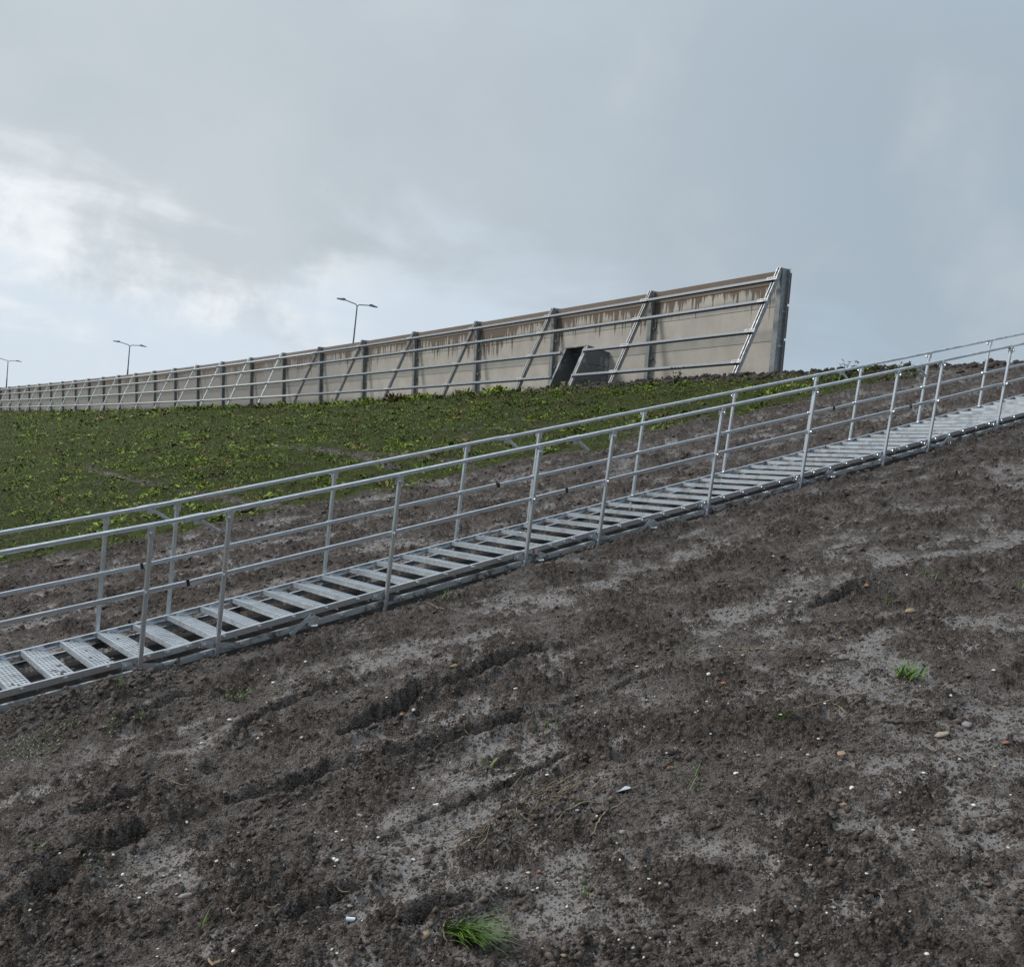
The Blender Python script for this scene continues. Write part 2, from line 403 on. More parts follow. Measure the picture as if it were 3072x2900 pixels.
class MB:
    def __init__(s): s.v = []; s.f = []
    def add(s, vs, fs):
        k = len(s.v); s.v += [tuple(p) for p in vs]; s.f += [tuple(i + k for i in q) for q in fs]
    def box(s, c, ax, ay, az, hx, hy, hz, ch=0.0):
        """box with chamfered long edges; axes are unit vectors, h half sizes, long axis x"""
        c = Vector(c); ax, ay, az = Vector(ax), Vector(ay), Vector(az)
        if ch <= 0: prof = [(-hy, -hz), (hy, -hz), (hy, hz), (-hy, hz)]
        else: prof = [(-hy + ch, -hz), (hy - ch, -hz), (hy, -hz + ch), (hy, hz - ch), (hy - ch, hz), (-hy + ch, hz), (-hy, hz - ch), (-hy, -hz + ch)]
        s.prism(c - ax * hx, c + ax * hx, ay, az, prof)
    def prism(s, p0, p1, ay, az, prof):
        p0, p1, ay, az = Vector(p0), Vector(p1), Vector(ay), Vector(az); n = len(prof)
        vs = [p + ay * a + az * b for p in (p0, p1) for a, b in prof]
        fs = [(i, (i + 1) % n, n + (i + 1) % n, n + i) for i in range(n)]
        fs += [tuple(range(n - 1, -1, -1)), tuple(range(n, 2 * n))]
        s.add(vs, fs)
    def tube(s, pts, rad, n=8, taper=None):
        pts = [Vector(p) for p in pts]; vs = []; m = len(pts)
        ref = Vector((0, 0, 1))
        for i, p in enumerate(pts):
            d = (pts[min(i + 1, m - 1)] - pts[max(i - 1, 0)]).normalized()
            a = d.cross(ref)
            if a.length < 1e-3: a = d.cross(Vector((1, 0, 0)))
            a.normalize(); b = a.cross(d).normalized()
            rr = rad if taper is None else rad * taper[i]
            vs += [p + a * math.cos(2 * math.pi * k / n) * rr + b * math.sin(2 * math.pi * k / n) * rr for k in range(n)]
        fs = []
        for i in range(m - 1):
            fs += [(i * n + k, i * n + (k + 1) % n, (i + 1) * n + (k + 1) % n, (i + 1) * n + k) for k in range(n)]
        fs += [tuple(range(n - 1, -1, -1)), tuple(range((m - 1) * n, m * n))]
        s.add(vs, fs)
    def mesh(s, name, mat, origin=(0, 0, 0), smooth=False):
        me = bpy.data.meshes.new(name); o = Vector(origin)
        me.from_pydata([Vector(p) - o for p in s.v], [], s.f)
        me.materials.append(mat)
        if smooth:
            for p in me.polygons: p.use_smooth = True
            try: me.set_sharp_from_angle(angle=R(40))
            except Exception: pass
        me.update(); return me
    def build(s, name, mat, parent=None, origin=None, smooth=False):
        """verts are world coordinates; the object sits at origin (default: the parent's place)"""
        pl = parent_world(parent); o = Vector(origin) if origin is not None else pl
        return link(name, s.mesh(name, mat, o, smooth), parent, o - pl)
def parent_world(p):
    v = Vector((0, 0, 0))
    while p is not None: v = v + Vector(p.location); p = p.parent
    return v

# ------------------------------------------------------------------ materials
def mat(name):
    m = bpy.data.materials.new(name); m.use_nodes = True
    nt = m.node_tree; b = nt.nodes['Principled BSDF']; return m, G(nt), b
def obj_co(g): return nt_new(g.nt, 'ShaderNodeTexCoord').outputs['Object']
def geo_pos(g): return nt_new(g.nt, 'ShaderNodeNewGeometry').outputs['Position']

def metal(name, col, rough=0.42, metallic=0.75, dirt=0.0, spec=0.5):
    m, g, b = mat(name)
    co = geo_pos(g)
    n1 = g.noise(co, 9.0, 5, 0.6); n2 = g.voro(co, 70.0).outputs['Color']
    k = g.sstep(n1, 0.3, 0.72, 0.80, 1.12)
    c = g.mix(0.10, col, n2)
    sc = nt_new(g.nt, 'ShaderNodeVectorMath', operation='SCALE'); g.lk(c, sc.inputs[0]); g.lk(k, sc.inputs['Scale'])
    cc = sc.outputs[0]
    if dirt > 0:
        dm = g.math('MULTIPLY', g.sstep(g.noise(co, 5.0, 7, 0.65), 0.50, 0.60), dirt)
        cc = g.mix(dm, cc, (0.05, 0.04, 0.034))
        g.lk(g.math('SUBTRACT', metallic, g.math('MULTIPLY', dm, metallic)), b.inputs['Metallic'])
    else: b.inputs['Metallic'].default_value = metallic
    g.lk(cc, b.inputs['Base Color'])
    g.lk(g.sstep(n1, 0.25, 0.75, rough + 0.12, rough - 0.10), b.inputs['Roughness'])
    return m
M_GALV = metal('galvanised_steel', (0.70, 0.73, 0.76), 0.30, 0.88)
M_GALV_D = metal('galvanised_steel_muddy', (0.52, 0.545, 0.56), 0.45, 0.7, 0.9)
M_TREAD = metal('tread_steel', (0.62, 0.65, 0.68), 0.36, 0.82, 0.30)
M_FRAME = metal('barrier_frame_steel', (0.27, 0.28, 0.29), 0.45, 0.75)
M_RAIL = metal('barrier_rail_steel', (0.48, 0.49, 0.50), 0.32, 0.9)
M_STEELPOST = metal('barrier_post_steel', (0.27, 0.285, 0.295), 0.5, 0.45)
M_SKYLIT = metal('skylit_barrier_steel', (0.86, 0.87, 0.86), 0.45, 0.35)  # sky reflection on the far rails and struts, put into a paler colour
M_LAMP = metal('lamp_paint', (0.13, 0.15, 0.17), 0.5, 0.2)
M_BOLT = metal('bolt_steel', (0.7, 0.72, 0.74), 0.3, 0.9)

m, g, b = mat('black_plastic_and_shade'); b.inputs['Base Color'].default_value = (0.012, 0.012, 0.013, 1); b.inputs['Roughness'].default_value = 0.45; M_BLACK = m

# concrete of the barrier: UV = metres along the wall, metres down from its top
def concrete(name, c0, c1, stain):
    m, g, b = mat(name)
    uv = nt_new(g.nt, 'ShaderNodeUVMap').outputs[0]
    u, v, _ = g.sep(uv)
    co = geo_pos(g)
    blot = g.noise(co, 1.3, 6, 0.6); fine = g.noise(co, 28.0, 4, 0.6)
    col = g.mix(g.sstep(blot, 0.3, 0.7), c0, c1)
    col = g.mix(g.math('MULTIPLY', g.sstep(fine, 0.35, 0.7), 0.16), col, (0.22, 0.20, 0.18))
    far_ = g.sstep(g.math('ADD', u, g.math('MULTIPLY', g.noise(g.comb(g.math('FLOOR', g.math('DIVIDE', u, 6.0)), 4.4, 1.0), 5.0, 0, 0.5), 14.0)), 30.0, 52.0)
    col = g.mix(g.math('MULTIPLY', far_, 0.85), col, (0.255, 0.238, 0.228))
    bay = g.noise(g.comb(g.math('FLOOR', g.math('DIVIDE', u, 6.0)), g.math('FLOOR', g.math('DIVIDE', v, 1.02)), 7.7), 3.7, 0, 0.5)
    col = g.mix(g.sstep(bay, 0.3, 0.7, 0.0, 0.22), col, (0.30, 0.27, 0.235))
    # water stains running down from the coping, each streak with its own length
    u1 = g.comb(g.math('MULTIPLY', u, 8.0), g.math('MULTIPLY', v, 0.35), 3.3)
    streak = g.noise(u1, 1.0, 3, 0.65)
    patchy = g.noise(g.comb(g.math('MULTIPLY', u, 0.5), 0.0, 1.7), 1.0, 2, 0.5)
    ln = g.math('MULTIPLY', g.math('POWER', g.sstep(g.math('ADD', g.math('MULTIPLY', streak, 0.62), g.math('MULTIPLY', patchy, 0.38)), 0.34, 0.66), 1.8), 1.25)
    st = g.sstep(g.math('SUBTRACT', g.math('ADD', ln, 0.46), v), -0.04, 0.10)
    long_ = g.noise(g.comb(g.math('MULTIPLY', u, 5.0), 0.0, 9.1), 1.0, 2, 0.6)
    thin = g.math('MULTIPLY', g.sstep(long_, 0.66, 0.72), g.sstep(v, 2.5, 1.2))
    tot = g.math('MULTIPLY', g.math('MAXIMUM', st, g.math('MULTIPLY', thin, 0.55)), stain)
    col = g.mix(tot, col, (0.135, 0.098, 0.072))
    gd = g.sstep(g.math('ADD', v, g.math('MULTIPLY', blot, 0.5)), 3.1, 3.7)
    col = g.mix(g.math('MULTIPLY', gd, 0.35), col, (0.13, 0.12, 0.09))
    g.lk(col, b.inputs['Base Color']); b.inputs['Roughness'].default_value = 0.85
    g.lk(g.bump(fine, 0.25, 0.004), b.inputs['Normal'])
    return m
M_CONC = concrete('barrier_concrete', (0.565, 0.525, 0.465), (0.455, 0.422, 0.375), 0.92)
M_COPE = concrete('coping_concrete', (0.235, 0.18, 0.14), (0.18, 0.14, 0.112), 0.35)
m, g, b = mat('brown_cladding'); co = geo_pos(g)
g.lk(g.mix(g.noise(co, 6, 5, 0.6), (0.11, 0.085, 0.07), (0.17, 0.14, 0.12)), b.inputs['Base Color']); b.inputs['Roughness'].default_value = 0.9; M_CLAD = m
m, g, b = mat('dark_formwork_steel'); co = geo_pos(g)
n = g.noise(co, 1.8, 6, 0.62, 0.6)
g.lk(g.mix(g.sstep(n, 0.52, 0.66), (0.15, 0.153, 0.165), (0.42, 0.43, 0.45)), b.inputs['Base Color'])
g.lk(g.sstep(n, 0.35, 0.65, 0.42, 0.75), b.inputs['Roughness']); b.inputs['Metallic'].default_value = 0.25; M_HOOD = m
m, g, b = mat('asphalt'); co = geo_pos(g)
g.lk(g.mix(g.noise(co, 40, 3, 0.6), (0.04, 0.04, 0.042), (0.065, 0.064, 0.063)), b.inputs['Base Color']); b.inputs['Roughness'].default_value = 0.8; M_ROAD = m

# the embankment: wet mud, passing into turf where the grass mask says so
m, g, b = mat('embankment_soil')
co = geo_pos(g); gm = g.attr('grass').outputs['Fac']; wt = g.attr('wet').outputs['Fac']; hi = g.attr('high').outputs['Fac']
n1 = g.noise(co, 2.2, 6, 0.6); n2 = g.noise(co, 24.0, 6, 0.68); n3 = g.noise(co, 110.0, 4, 0.65); n4 = g.noise(co, 7.0, 5, 0.6)
film = g.mix(g.sstep(n1, 0.32, 0.68), (0.150, 0.127, 0.113), (0.215, 0.188, 0.170))
film = g.mix(g.math('MULTIPLY', wt, 0.85), film, (0.185, 0.166, 0.154))
vc = g.voro(co, 62.0); vd = vc.outputs['Distance']; vr = g.sep(vc.outputs['Color'])[0]
vc2 = g.voro(co, 27.0); vd2 = vc2.outputs['Distance']; vr2 = g.sep(vc2.outputs['Color'])[0]
spk = g.math('MAXIMUM', g.math('MULTIPLY', g.sstep(vd, 0.46, 0.30), g.sstep(vr, 0.40, 0.48)), g.math('MULTIPLY', g.sstep(g.math('ADD', vd2, g.math('MULTIPLY', g.math('SUBTRACT', n3, 0.5), 0.5)), 0.42, 0.26), g.sstep(vr2, 0.55, 0.62)))
crumb = g.mix(g.sstep(n2, 0.32, 0.70), (0.039, 0.030, 0.025), (0.220, 0.180, 0.154))
crumb = g.mix(g.math('MULTIPLY', g.sstep(n4, 0.48, 0.70), 0.45), crumb, (0.044, 0.032, 0.026))
ck = g.math('ADD', g.math('MULTIPLY', hi, 0.85), g.math('SUBTRACT', g.math('MULTIPLY', n2, 1.1), g.math('MULTIPLY', wt, 0.20)))
ck = g.math('ADD', ck, g.math('MULTIPLY', spk, 0.50))
ck = g.math('ADD', ck, g.math('MULTIPLY', g.math('SUBTRACT', n3, 0.5), 2.2))
ck = g.math('ADD', ck, g.math('MULTIPLY', g.math('SUBTRACT', n4, 0.5), 0.6))
ckm = g.sstep(ck, 0.64, 0.90)
mud = g.mix(ckm, film, crumb)
wm = g.math('MULTIPLY', g.math('SUBTRACT', 1.0, ckm), g.sstep(wt, 0.0, 0.8, 0.35, 1.0))
turf = g.mix(g.sstep(n2, 0.3, 0.7), (0.045, 0.060, 0.011), (0.100, 0.130, 0.022))
turf = g.mix(g.sstep(n1, 0.50, 0.72), turf, (0.075, 0.078, 0.026))
turf = g.mix(g.math('MULTIPLY', g.sstep(n4, 0.46, 0.62), 0.75), turf, (0.036, 0.027, 0.018))
col = g.mix(g.sstep(g.math('ADD', gm, g.math('MULTIPLY', g.math('SUBTRACT', n2, 0.5), 0.7)), 0.30, 0.62), mud, turf)
g.lk(col, b.inputs['Base Color'])
rg = g.sstep(n2, 0.3, 0.7, 0.70, 0.92)
rr = nt_new(g.nt, 'ShaderNodeMix', data_type='FLOAT'); g.lk(wm, rr.inputs[0]); g.lk(rg, rr.inputs[2]); rr.inputs[3].default_value = 0.40
r2 = nt_new(g.nt, 'ShaderNodeMix', data_type='FLOAT'); g.lk(gm, r2.inputs[0]); g.lk(rr.outputs[0], r2.inputs[2]); r2.inputs[3].default_value = 0.95
g.lk(r2.outputs[0], b.inputs['Roughness'])
g.lk(g.sstep(wm, 0.0, 1.0, 0.12, 0.5), b.inputs['Specular IOR Level'])
vo = g.voro(co, 95.0).outputs['Distance']
hgt = g.math('ADD', g.math('ADD', g.math('MULTIPLY', n2, 1.0), g.math('MULTIPLY', spk, 0.35)), g.math('SUBTRACT', g.math('MULTIPLY', n3, 0.55), g.math('MULTIPLY', vo, 0.5)))
g.lk(g.bump(hgt, g.sstep(wm, 0.0, 1.0, 1.0, 0.40), 0.05), b.inputs['Normal'])
M_SOIL = m
def clodmat(name, a, c, rough=0.55):
    m, g, b = mat(name); co = geo_pos(g)
    n = g.noise(co, 30, 5, 0.65)
    g.lk(g.mix(g.sstep(n, 0.3, 0.7), a, c), b.inputs['Base Color']); b.inputs['Roughness'].default_value = rough; b.inputs['Specular IOR Level'].default_value = 0.2
    g.lk(g.bump(n, 0.8, 0.01), b.inputs['Normal']); return m
M_CLOD = clodmat('mud_clods', (0.040, 0.031, 0.026), (0.175, 0.142, 0.121), 0.85)
M_RUB = clodmat('crest_clods', (0.030, 0.023, 0.019), (0.075, 0.060, 0.050), 0.8)
def attrmat(name, rough=0.6, sss=0.0):
    m, g, b = mat(name); a = g.attr('col').outputs['Color']; g.lk(a, b.inputs['Base Color']); b.inputs['Roughness'].default_value = rough; b.inputs['Specular IOR Level'].default_value = 0.2
    return m
M_LEAF = attrmat('leaves', 0.55)
M_GRIT = attrmat('shell_grit', 0.6)
def plain(name, a, c, scale=20.0, rough=0.7, bump=0.0):
    m, g, b = mat(name); co = obj_co(g); n = g.noise(co, scale, 5, 0.6)
    g.lk(g.mix(g.sstep(n, 0.3, 0.7), a, c), b.inputs['Base Color']); b.inputs['Roughness'].default_value = rough
    if bump: g.lk(g.bump(n, bump, 0.01), b.inputs['Normal'])
    return m
M_SHELL = plain('shell_white', (0.62, 0.60, 0.54), (0.78, 0.76, 0.70), 60, 0.5)
M_TAN = plain('tan_stone', (0.24, 0.16, 0.09), (0.44, 0.32, 0.19), 5, 0.8, 0.5)
M_BRICK = plain('brick_chip', (0.28, 0.11, 0.06), (0.36, 0.16, 0.09), 50, 0.8)
M_GREYST = plain('grey_stone', (0.18, 0.17, 0.16), (0.28, 0.26, 0.25), 50, 0.6)
M_TWIG = plain('dark_twig', (0.030, 0.022, 0.016), (0.075, 0.055, 0.040), 60, 0.75, 0.4)
M_STRAW = plain('dry_straw', (0.11, 0.08, 0.05), (0.36, 0.28, 0.17), 30, 0.75, 0.3)
M_BLADE = plain('grass_blade', (0.075, 0.145, 0.018), (0.15, 0.25, 0.040), 14, 0.45)
M_WEED = plain('weed_leaf', (0.06, 0.10, 0.02), (0.12, 0.17, 0.04), 18, 0.5)
M_ROCK = plain('pale_rock', (0.26, 0.21, 0.16), (0.42, 0.35, 0.27), 3, 0.9, 0.6)
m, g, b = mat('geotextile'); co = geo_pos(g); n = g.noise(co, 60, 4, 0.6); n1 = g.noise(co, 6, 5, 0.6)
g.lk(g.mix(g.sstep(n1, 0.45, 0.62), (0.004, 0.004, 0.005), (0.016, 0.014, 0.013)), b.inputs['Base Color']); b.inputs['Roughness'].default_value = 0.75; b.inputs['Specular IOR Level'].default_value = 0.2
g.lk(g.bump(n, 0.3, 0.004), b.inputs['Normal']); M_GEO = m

# ------------------------------------------------------------------ embankment mesh (one sheet to the horizon)
az_f = np.linspace(-41, 39, 830)
az_c = np.linspace(39, 319, 96)[1:-1]
AZ = np.radians(np.concatenate([az_f, az_c]))
r_n = np.geomspace(0.25, 2.2, 26)[:-1]
r_m = 1.0 / np.linspace(1 / 2.2, 1 / 42.0, 640)
r_f = np.geomspace(42.0, 190, 120)[1:]
r_x = np.geomspace(190, 5000, 26)[1:]
RR = np.concatenate([r_n, r_m, r_f, r_x])
AA, RG = np.meshgrid(AZ, RR)
gx = (np.sin(AA) * RG).ravel(); gy = (np.cos(AA) * RG).ravel()
gzv, ggm, gwt = ground(gx, gy)
gcl = CLOD[0]
nA, nR = len(AZ), len(RR)
GZ2 = gzv.reshape(nR, nA)
ii, jj = np.meshgrid(np.arange(nR - 1), np.arange(nA), indexing='ij')
j2 = (jj + 1) % nA
F = np.stack([ii * nA + jj, ii * nA + j2, (ii + 1) * nA + j2, (ii + 1) * nA + jj], -1).reshape(-1, 4)
# cap under the viewer
V = np.stack([gx, gy, gzv], -1)
me = np_mesh('embankment_ground', V, F[:, ::-1], M_SOIL, True)
for nm, arr in (('grass', ggm), ('wet', gwt), ('high', gcl)):
    at = me.attributes.new(nm, 'FLOAT', 'POINT'); at.data.foreach_set('value', arr.astype(np.float32))
o = link('ground', me); tag(o, kind='structure', label='bare muddy embankment slope passing into low grass below the barrier')

# motorway carriageway on the crest behind the barrier
mb = MB()
for i in range(-3, NP - 1):
    def rp(k, dd):
        kk = min(max(k, 0), NP - 2); a = WT[kk]; e = (WT[kk + 1] - WT[kk]) / 6.0
        p = a + e * 6.0 * (k - kk); nn = np.array([-e[1], e[0]]); nn = nn / np.linalg.norm(nn)
        zp = a[2] - 3.42 + (e[2] * 6 * (k - kk)); zp = min(zp, 3.70) if k < 0 else zp
        return (p[0] - nn[0] * dd, p[1] - nn[1] * dd, zp + 0.05)
    mb.add([rp(i, 2.0), rp(i + 1, 2.0), rp(i + 1, 20.0), rp(i, 20.0)], [(0, 1, 2, 3)])
o = mb.build('road', M_ROAD); tag(o, kind='structure', label='asphalt carriageway on the embankment crest behind the barrier')

# ------------------------------------------------------------------ noise barrier
TAU = R(5.0)
UP = Vector((0, 0, 1))
def frame(i):
    i0, i1 = max(i - 1, 0), min(i + 1, NP - 1)
    a = Vector(WT[i1] - WT[i0]); ah = Vector((a.x, a.y, 0)).normalized()
    n = Vector((-ah.y, ah.x, 0))
    u = UP * math.cos(TAU) + n * math.sin(TAU); oo = n * math.cos(TAU) - UP * math.sin(TAU)
    return ah, n, oo, u
HPOST = 3.85
barrier = empty('noise_barrier', Vector(WT[0]) - UP * 3.4, 'long leaning concrete noise barrier with raked steel lattice on the crest', 'noise barrier')
BO = Vector(barrier.location)
mbp = MB()   # H section, top at 0, axis z downwards, x along wall, y outwards
for (y0, y1, hx) in ((-0.016, 0.0, 0.10), (-0.324, -0.016, 0.010), (-0.34, -0.324, 0.10)):
    mbp.box((0, (y0 + y1) / 2, -HPOST / 2), (0, 0, 1), (1, 0, 0), (0, 1, 0), HPOST / 2, hx, (y1 - y0) / 2)
me_post = mbp.mesh('post', M_STEELPOST)
mbk = MB(); mbk.tube([(0.0, 0, 0), (0.0, 0.10, 0)], 0.03, 8); mbk.tube([(0, 0.10, 0), (0, 0.13, 0)], 0.05, 8); me_stud = mbk.mesh('stud', M_HOOD)
SK = 0.36       # strut runs out 0.36 m for each metre it drops
def strut_pt(i, drop, off=0.0):
    ah, n, oo, u = frame(i); s = (n * SK - UP).normalized(); f = (n + UP * SK).normalized()
    return Vector(WT[i]) + (n * SK - UP) * drop + f * off
RAILS = (0.43, 1.13, 2.11, 3.09)
def wall_box(name, i, top, bot, y0, y1, m_, e0=0.0, e1=0.0, parent=None):
    """one panel between post i and i+1"""
    A, B = Vector(WT[i]), Vector(WT[i + 1]); fa, fb = frame(i), frame(i + 1)
    ah = (B - A).normalized()
    A = A + ah * (0.012 - e0); B = B - ah * (0.012 - e1)
    vs = []
    for (P, fr) in ((A, fa), (B, fb)):
        for y in (y0, y1):
            for h in (top, bot): vs.append(P + fr[2] * y - fr[3] * h)
    fs = [(0, 1, 5, 4), (2, 6, 7, 3), (0, 4, 6, 2), (1, 3, 7, 5), (0, 2, 3, 1), (4, 5, 7, 6)]
    mb = MB(); mb.add(vs, fs)
    me = mb.mesh(name, m_, BO)
    uvl = me.uv_layers.new(name='UVMap')
    cc = [(i * 6.0 + (6.0 if k >= 4 else 0.0), (top if k % 2 == 0 else bot)) for k in range(8)]
    for lp in me.loops: uvl.data[lp.index].uv = cc[lp.vertex_index]
    return link(name, me, parent or barrier)
for i in range(NP):
    ah, n, oo, u = frame(i)
    rot = Matrix((ah, oo, u)).transposed()
    p = link('post', me_post, barrier, Vector(WT[i]) - BO, rot)
    if i < 8:
        for h in (1.32, 2.35):
            link('stud', me_stud, p, Vector((-0.16, -0.19, -h)))
    # raked strut: channel with a grooved face
    mb = MB(); s = (n * SK - UP).normalized(); f = (n + UP * SK).normalized()
    top = strut_pt(i, 0.02); bot = strut_pt(i, 4.0)
    for ox in (-0.052, 0.052): mb.box((top + bot) / 2 + ah * ox + f * 0.0, s, ah, f, (bot - top).length / 2, 0.018, 0.07)
    mb.box((top + bot) / 2 - f * 0.028, s, ah, f, (bot - top).length / 2, 0.034, 0.035)
    st = mb.build('strut', M_FRAME if i < 7 else M_SKYLIT, barrier)
    if i < NP - 1:
        tops = -0.005
        wall_box('coping', i, 0.045, 0.44, -0.31, -0.172, M_COPE)
        for k, (a_, b_) in enumerate(((0.446, 1.112), (1.128, 2.152), (2.168, 3.182), (3.198, 3.85))):
            wall_box('panel', i, a_, b_, -0.31, -0.185 - 0.006 * random.random(), M_CONC)
        if i < 5:
            ex = 0.09 if i == 0 else 0.0
            for (a_, b_) in ((0.12, 1.04), (1.12, 2.08), (2.16, 3.10), (3.18, 3.85)):
                wall_box('cladding_panel', i, a_, b_, -0.435, -0.345, M_CLAD, e0=ex)
        for q, dr in enumerate(RAILS):
            A = strut_pt(i, dr, 0.105); B = strut_pt(i + 1, dr, 0.105); ax = (B - A).normalized()
            ff = (n - ax * n.dot(ax)).normalized(); ss = ax.cross(ff).normalized()
            cuts = [(0.0, 1.0)]
            if i == 1 and q >= 2: cuts = [(0.0, 2.45 / 6), (3.85 / 6, 1.0)]      # the rail is interrupted by the hood
            for c0, c1 in cuts:
                mb = MB(); P, Q = A.lerp(B, c0), A.lerp(B, c1)
                mb.box((P + Q) / 2, ax, ss, ff, (Q - P).length / 2 + 0.004, 0.036, 0.040)
                rl_ = mb.build('rail', M_RAIL if i < 6 else M_SKYLIT, barrier)
                mb = MB(); mb.box((P + Q) / 2 - ss * 0.062 * (1 if ss.z > 0 else -1) - ff * 0.012, ax, ss, ff, (Q - P).length / 2, 0.026, 0.012); mb.build('shadow_strip', M_BLACK, rl_)  # black strip stands in for the shade beneath the rail
    if i < 12:
        for dr in RAILS:
            mb = MB(); A = strut_pt(i, dr, 0.145); ax = (Vector(WT[min(i + 1, NP - 1)]) - Vector(WT[max(i - 1, 0)])).normalized()
            ff = (n + UP * SK).normalized(); ss = ax.cross(ff).normalized()
            c = A + (ax * 0.0 if i else ax * 0.02)
            mb.box(c, ax, ss, ff, 0.21, 0.056, 0.006)
            pl_ = mb.build('splice_plate', M_STEELPOST, barrier)
            if i < 4:
                for ox in (-0.14, -0.05, 0.05, 0.14):
                    mb = MB(); mb.box(c + ax * ox + ff * 0.008, ax, ss, ff, 0.026, 0.012, 0.004); mb.build('slot', M_HOOD, pl_)

# dark steel hood standing against the barrier between two struts
hood = empty('steel_hood', Vector(WT[1]) - UP * 3.6, 'dark steel box hood with slanted open front against the concrete barrier', 'steel hood')
e12 = Vector(WT[2] - WT[1]); e12n = e12.normalized(); fr1 = frame(1); fr2 = frame(2)
n1_ = fr1[1]; ff = (n1_ + UP * SK).normalized(); sdn = (n1_ * SK - UP).normalized()
def hp(al, dr, off=0.0): return Vector(WT[1]) + e12n * al + (n1_ * SK - UP) * dr + ff * off
def wp(al, dn): return Vector(WT[1]) + e12n * al - fr1[3] * dn - fr1[2] * 0.18
AL0, AL1, DR0, DR1 = 2.42, 3.82, 1.90, 3.95
def sheet(name, quad, th, parent=hood):
    a, b_, c, d = quad; nn = (b_ - a).cross(d - a).normalized() * th
    mb = MB(); vs = [a, b_, c, d, a + nn, b_ + nn, c + nn, d + nn]
    mb.add(vs, [(3, 2, 1, 0), (4, 5, 6, 7), (0, 1, 5, 4), (1, 2, 6, 5), (2, 3, 7, 6), (3, 0, 4, 7)]); return mb.build(name, M_HOOD, parent)
sheet('side_panel', (hp(AL0, DR0), hp(AL0, DR1), wp(AL0, 3.8), wp(AL0, 2.0)), 0.02)
sheet('side_panel', (hp(AL1, DR0), hp(AL1, DR1), wp(AL1, 3.8), wp(AL1, 2.0)), 0.02)
sheet('roof_panel', (hp(AL0 - 0.04, DR0 - 0.02, 0.05), hp(AL1 + 0.04, DR0 - 0.02, 0.05), wp(AL1 + 0.04, 1.98), wp(AL0 - 0.04, 1.98)), 0.035)
for al in (AL0, AL1):
    mb = MB(); A, B = hp(al, DR0), hp(al, DR1); w_ = 0.11 if al == AL0 else 0.05
    mb.box((A + B) / 2 + e12n * (w_ * (0.6 if al == AL0 else -0.6)), (B - A).normalized(), e12n, ff, (B - A).length / 2, w_, 0.03)
    mb.build('front_frame', M_HOOD, hood)
mb = MB(); A, B = hp(AL0 - 0.03, DR0), hp(AL0 - 0.03, DR1)
mb.box((A + B) / 2, (B - A).normalized(), e12n, ff, (B - A).length / 2, 0.018, 0.045); mb.build('edge_strip', M_FRAME, hood)
for k in range(2):   # stiffener ribs on the side towards the barrier's end
    A = hp(AL0, 2.5 + 0.7 * k).lerp(wp(AL0, 2.5 + 0.7 * k), 0.12); B = hp(AL0, 2.5 + 0.7 * k).lerp(wp(AL0, 2.5 + 0.7 * k), 0.95)
    mb = MB(); ax = (B - A).normalized(); mb.box((A + B) / 2 - e12n * 0.025, ax, e12n, UP, (B - A).length / 2, 0.02, 0.03); mb.build('rib', M_HOOD, hood)
mb = MB(); c = hp(2.95, 3.45, -0.12)
mb.box(c, e12n, n1_, UP, 0.16, 0.10, 0.22, 0.02); o = mb.build('concrete_block', M_CONC); tag(o, 'small pale concrete block standing inside the dark steel hood', 'block')

# ------------------------------------------------------------------ street lamps behind the barrier
def lamp(px, Z, road_z, label):
    v = MW @ (np.array([px[0] - PPX, px[1] - PPY, FPX]) / FPX * Z)
    top = Vector(v); base = Vector((v[0], v[1], road_z))
    L = empty('street_lamp', base, label, 'street lamp', 'double street lamps along the road')
    mid = base.lerp(top, 0.70)
    mb = MB(); mb.tube([base, mid], 0.13, 12, [1.0, 0.72]); mb.tube([mid, top], 0.075, 12, [1.0, 0.8]); mb.build('pole', M_LAMP, L, smooth=True)
    i = int(np.argmin(np.hypot(WT[:, 0] - v[0], WT[:, 1] - v[1]))); ah, n, oo, u = frame(min(max(i, 1), NP - 2))
    for sg in (-1, 1):
        dirn = n * sg; pts = []
        for k in range(7):
            a = R(90) * k / 6
            pts.append(top + UP * (0.30 * math.sin(a)) + dirn * (0.30 * (1 - math.cos(a))))
        e = pts[-1]; tip = e + dirn * 0.95 + UP * 0.14
        mb = MB(); mb.tube(pts + [tip], 0.045, 8); arm = mb.build('arm', M_LAMP, L, smooth=True)
        dl = (dirn + UP * -0.02).normalized(); sd_ = ah
        mb = MB(); prof = []
        st0, st1 = tip - dl * 0.06, tip + dl * 0.72
        vs = []
        for (t_, hw, hu, hd) in ((0, .07, .07, .05), (.10, .13, .13, .06), (.26, .15, .12, .06), (.5, .15, .07, .06), (.78, .10, .04, .05), (.86, .03, .02, .03)):
            c = st0 + dl * t_
            vs += [c - sd_ * hw - UP * hd, c + sd_ * hw - UP * hd, c + sd_ * hw * .7 + UP * hu, c - sd_ * hw * .7 + UP * hu]
        fs = []
        for q in range(5): fs += [(q * 4 + k, q * 4 + (k + 1) % 4, q * 4 + 4 + (k + 1) % 4, q * 4 + 4 + k) for k in range(4)]
        fs += [(3, 2, 1, 0), (20, 21, 22, 23)]
        mb.add(vs, fs); mb.build('lamp_head', M_LAMP, L)
def road_at(px, Z):
    v = MW @ (np.array([px[0] - PPX, px[1] - PPY, FPX]) / FPX * Z)
    t, d = wall_td(np.array([v[0]]), np.array([v[1]])); return float(smooth_h(t, d)[0])
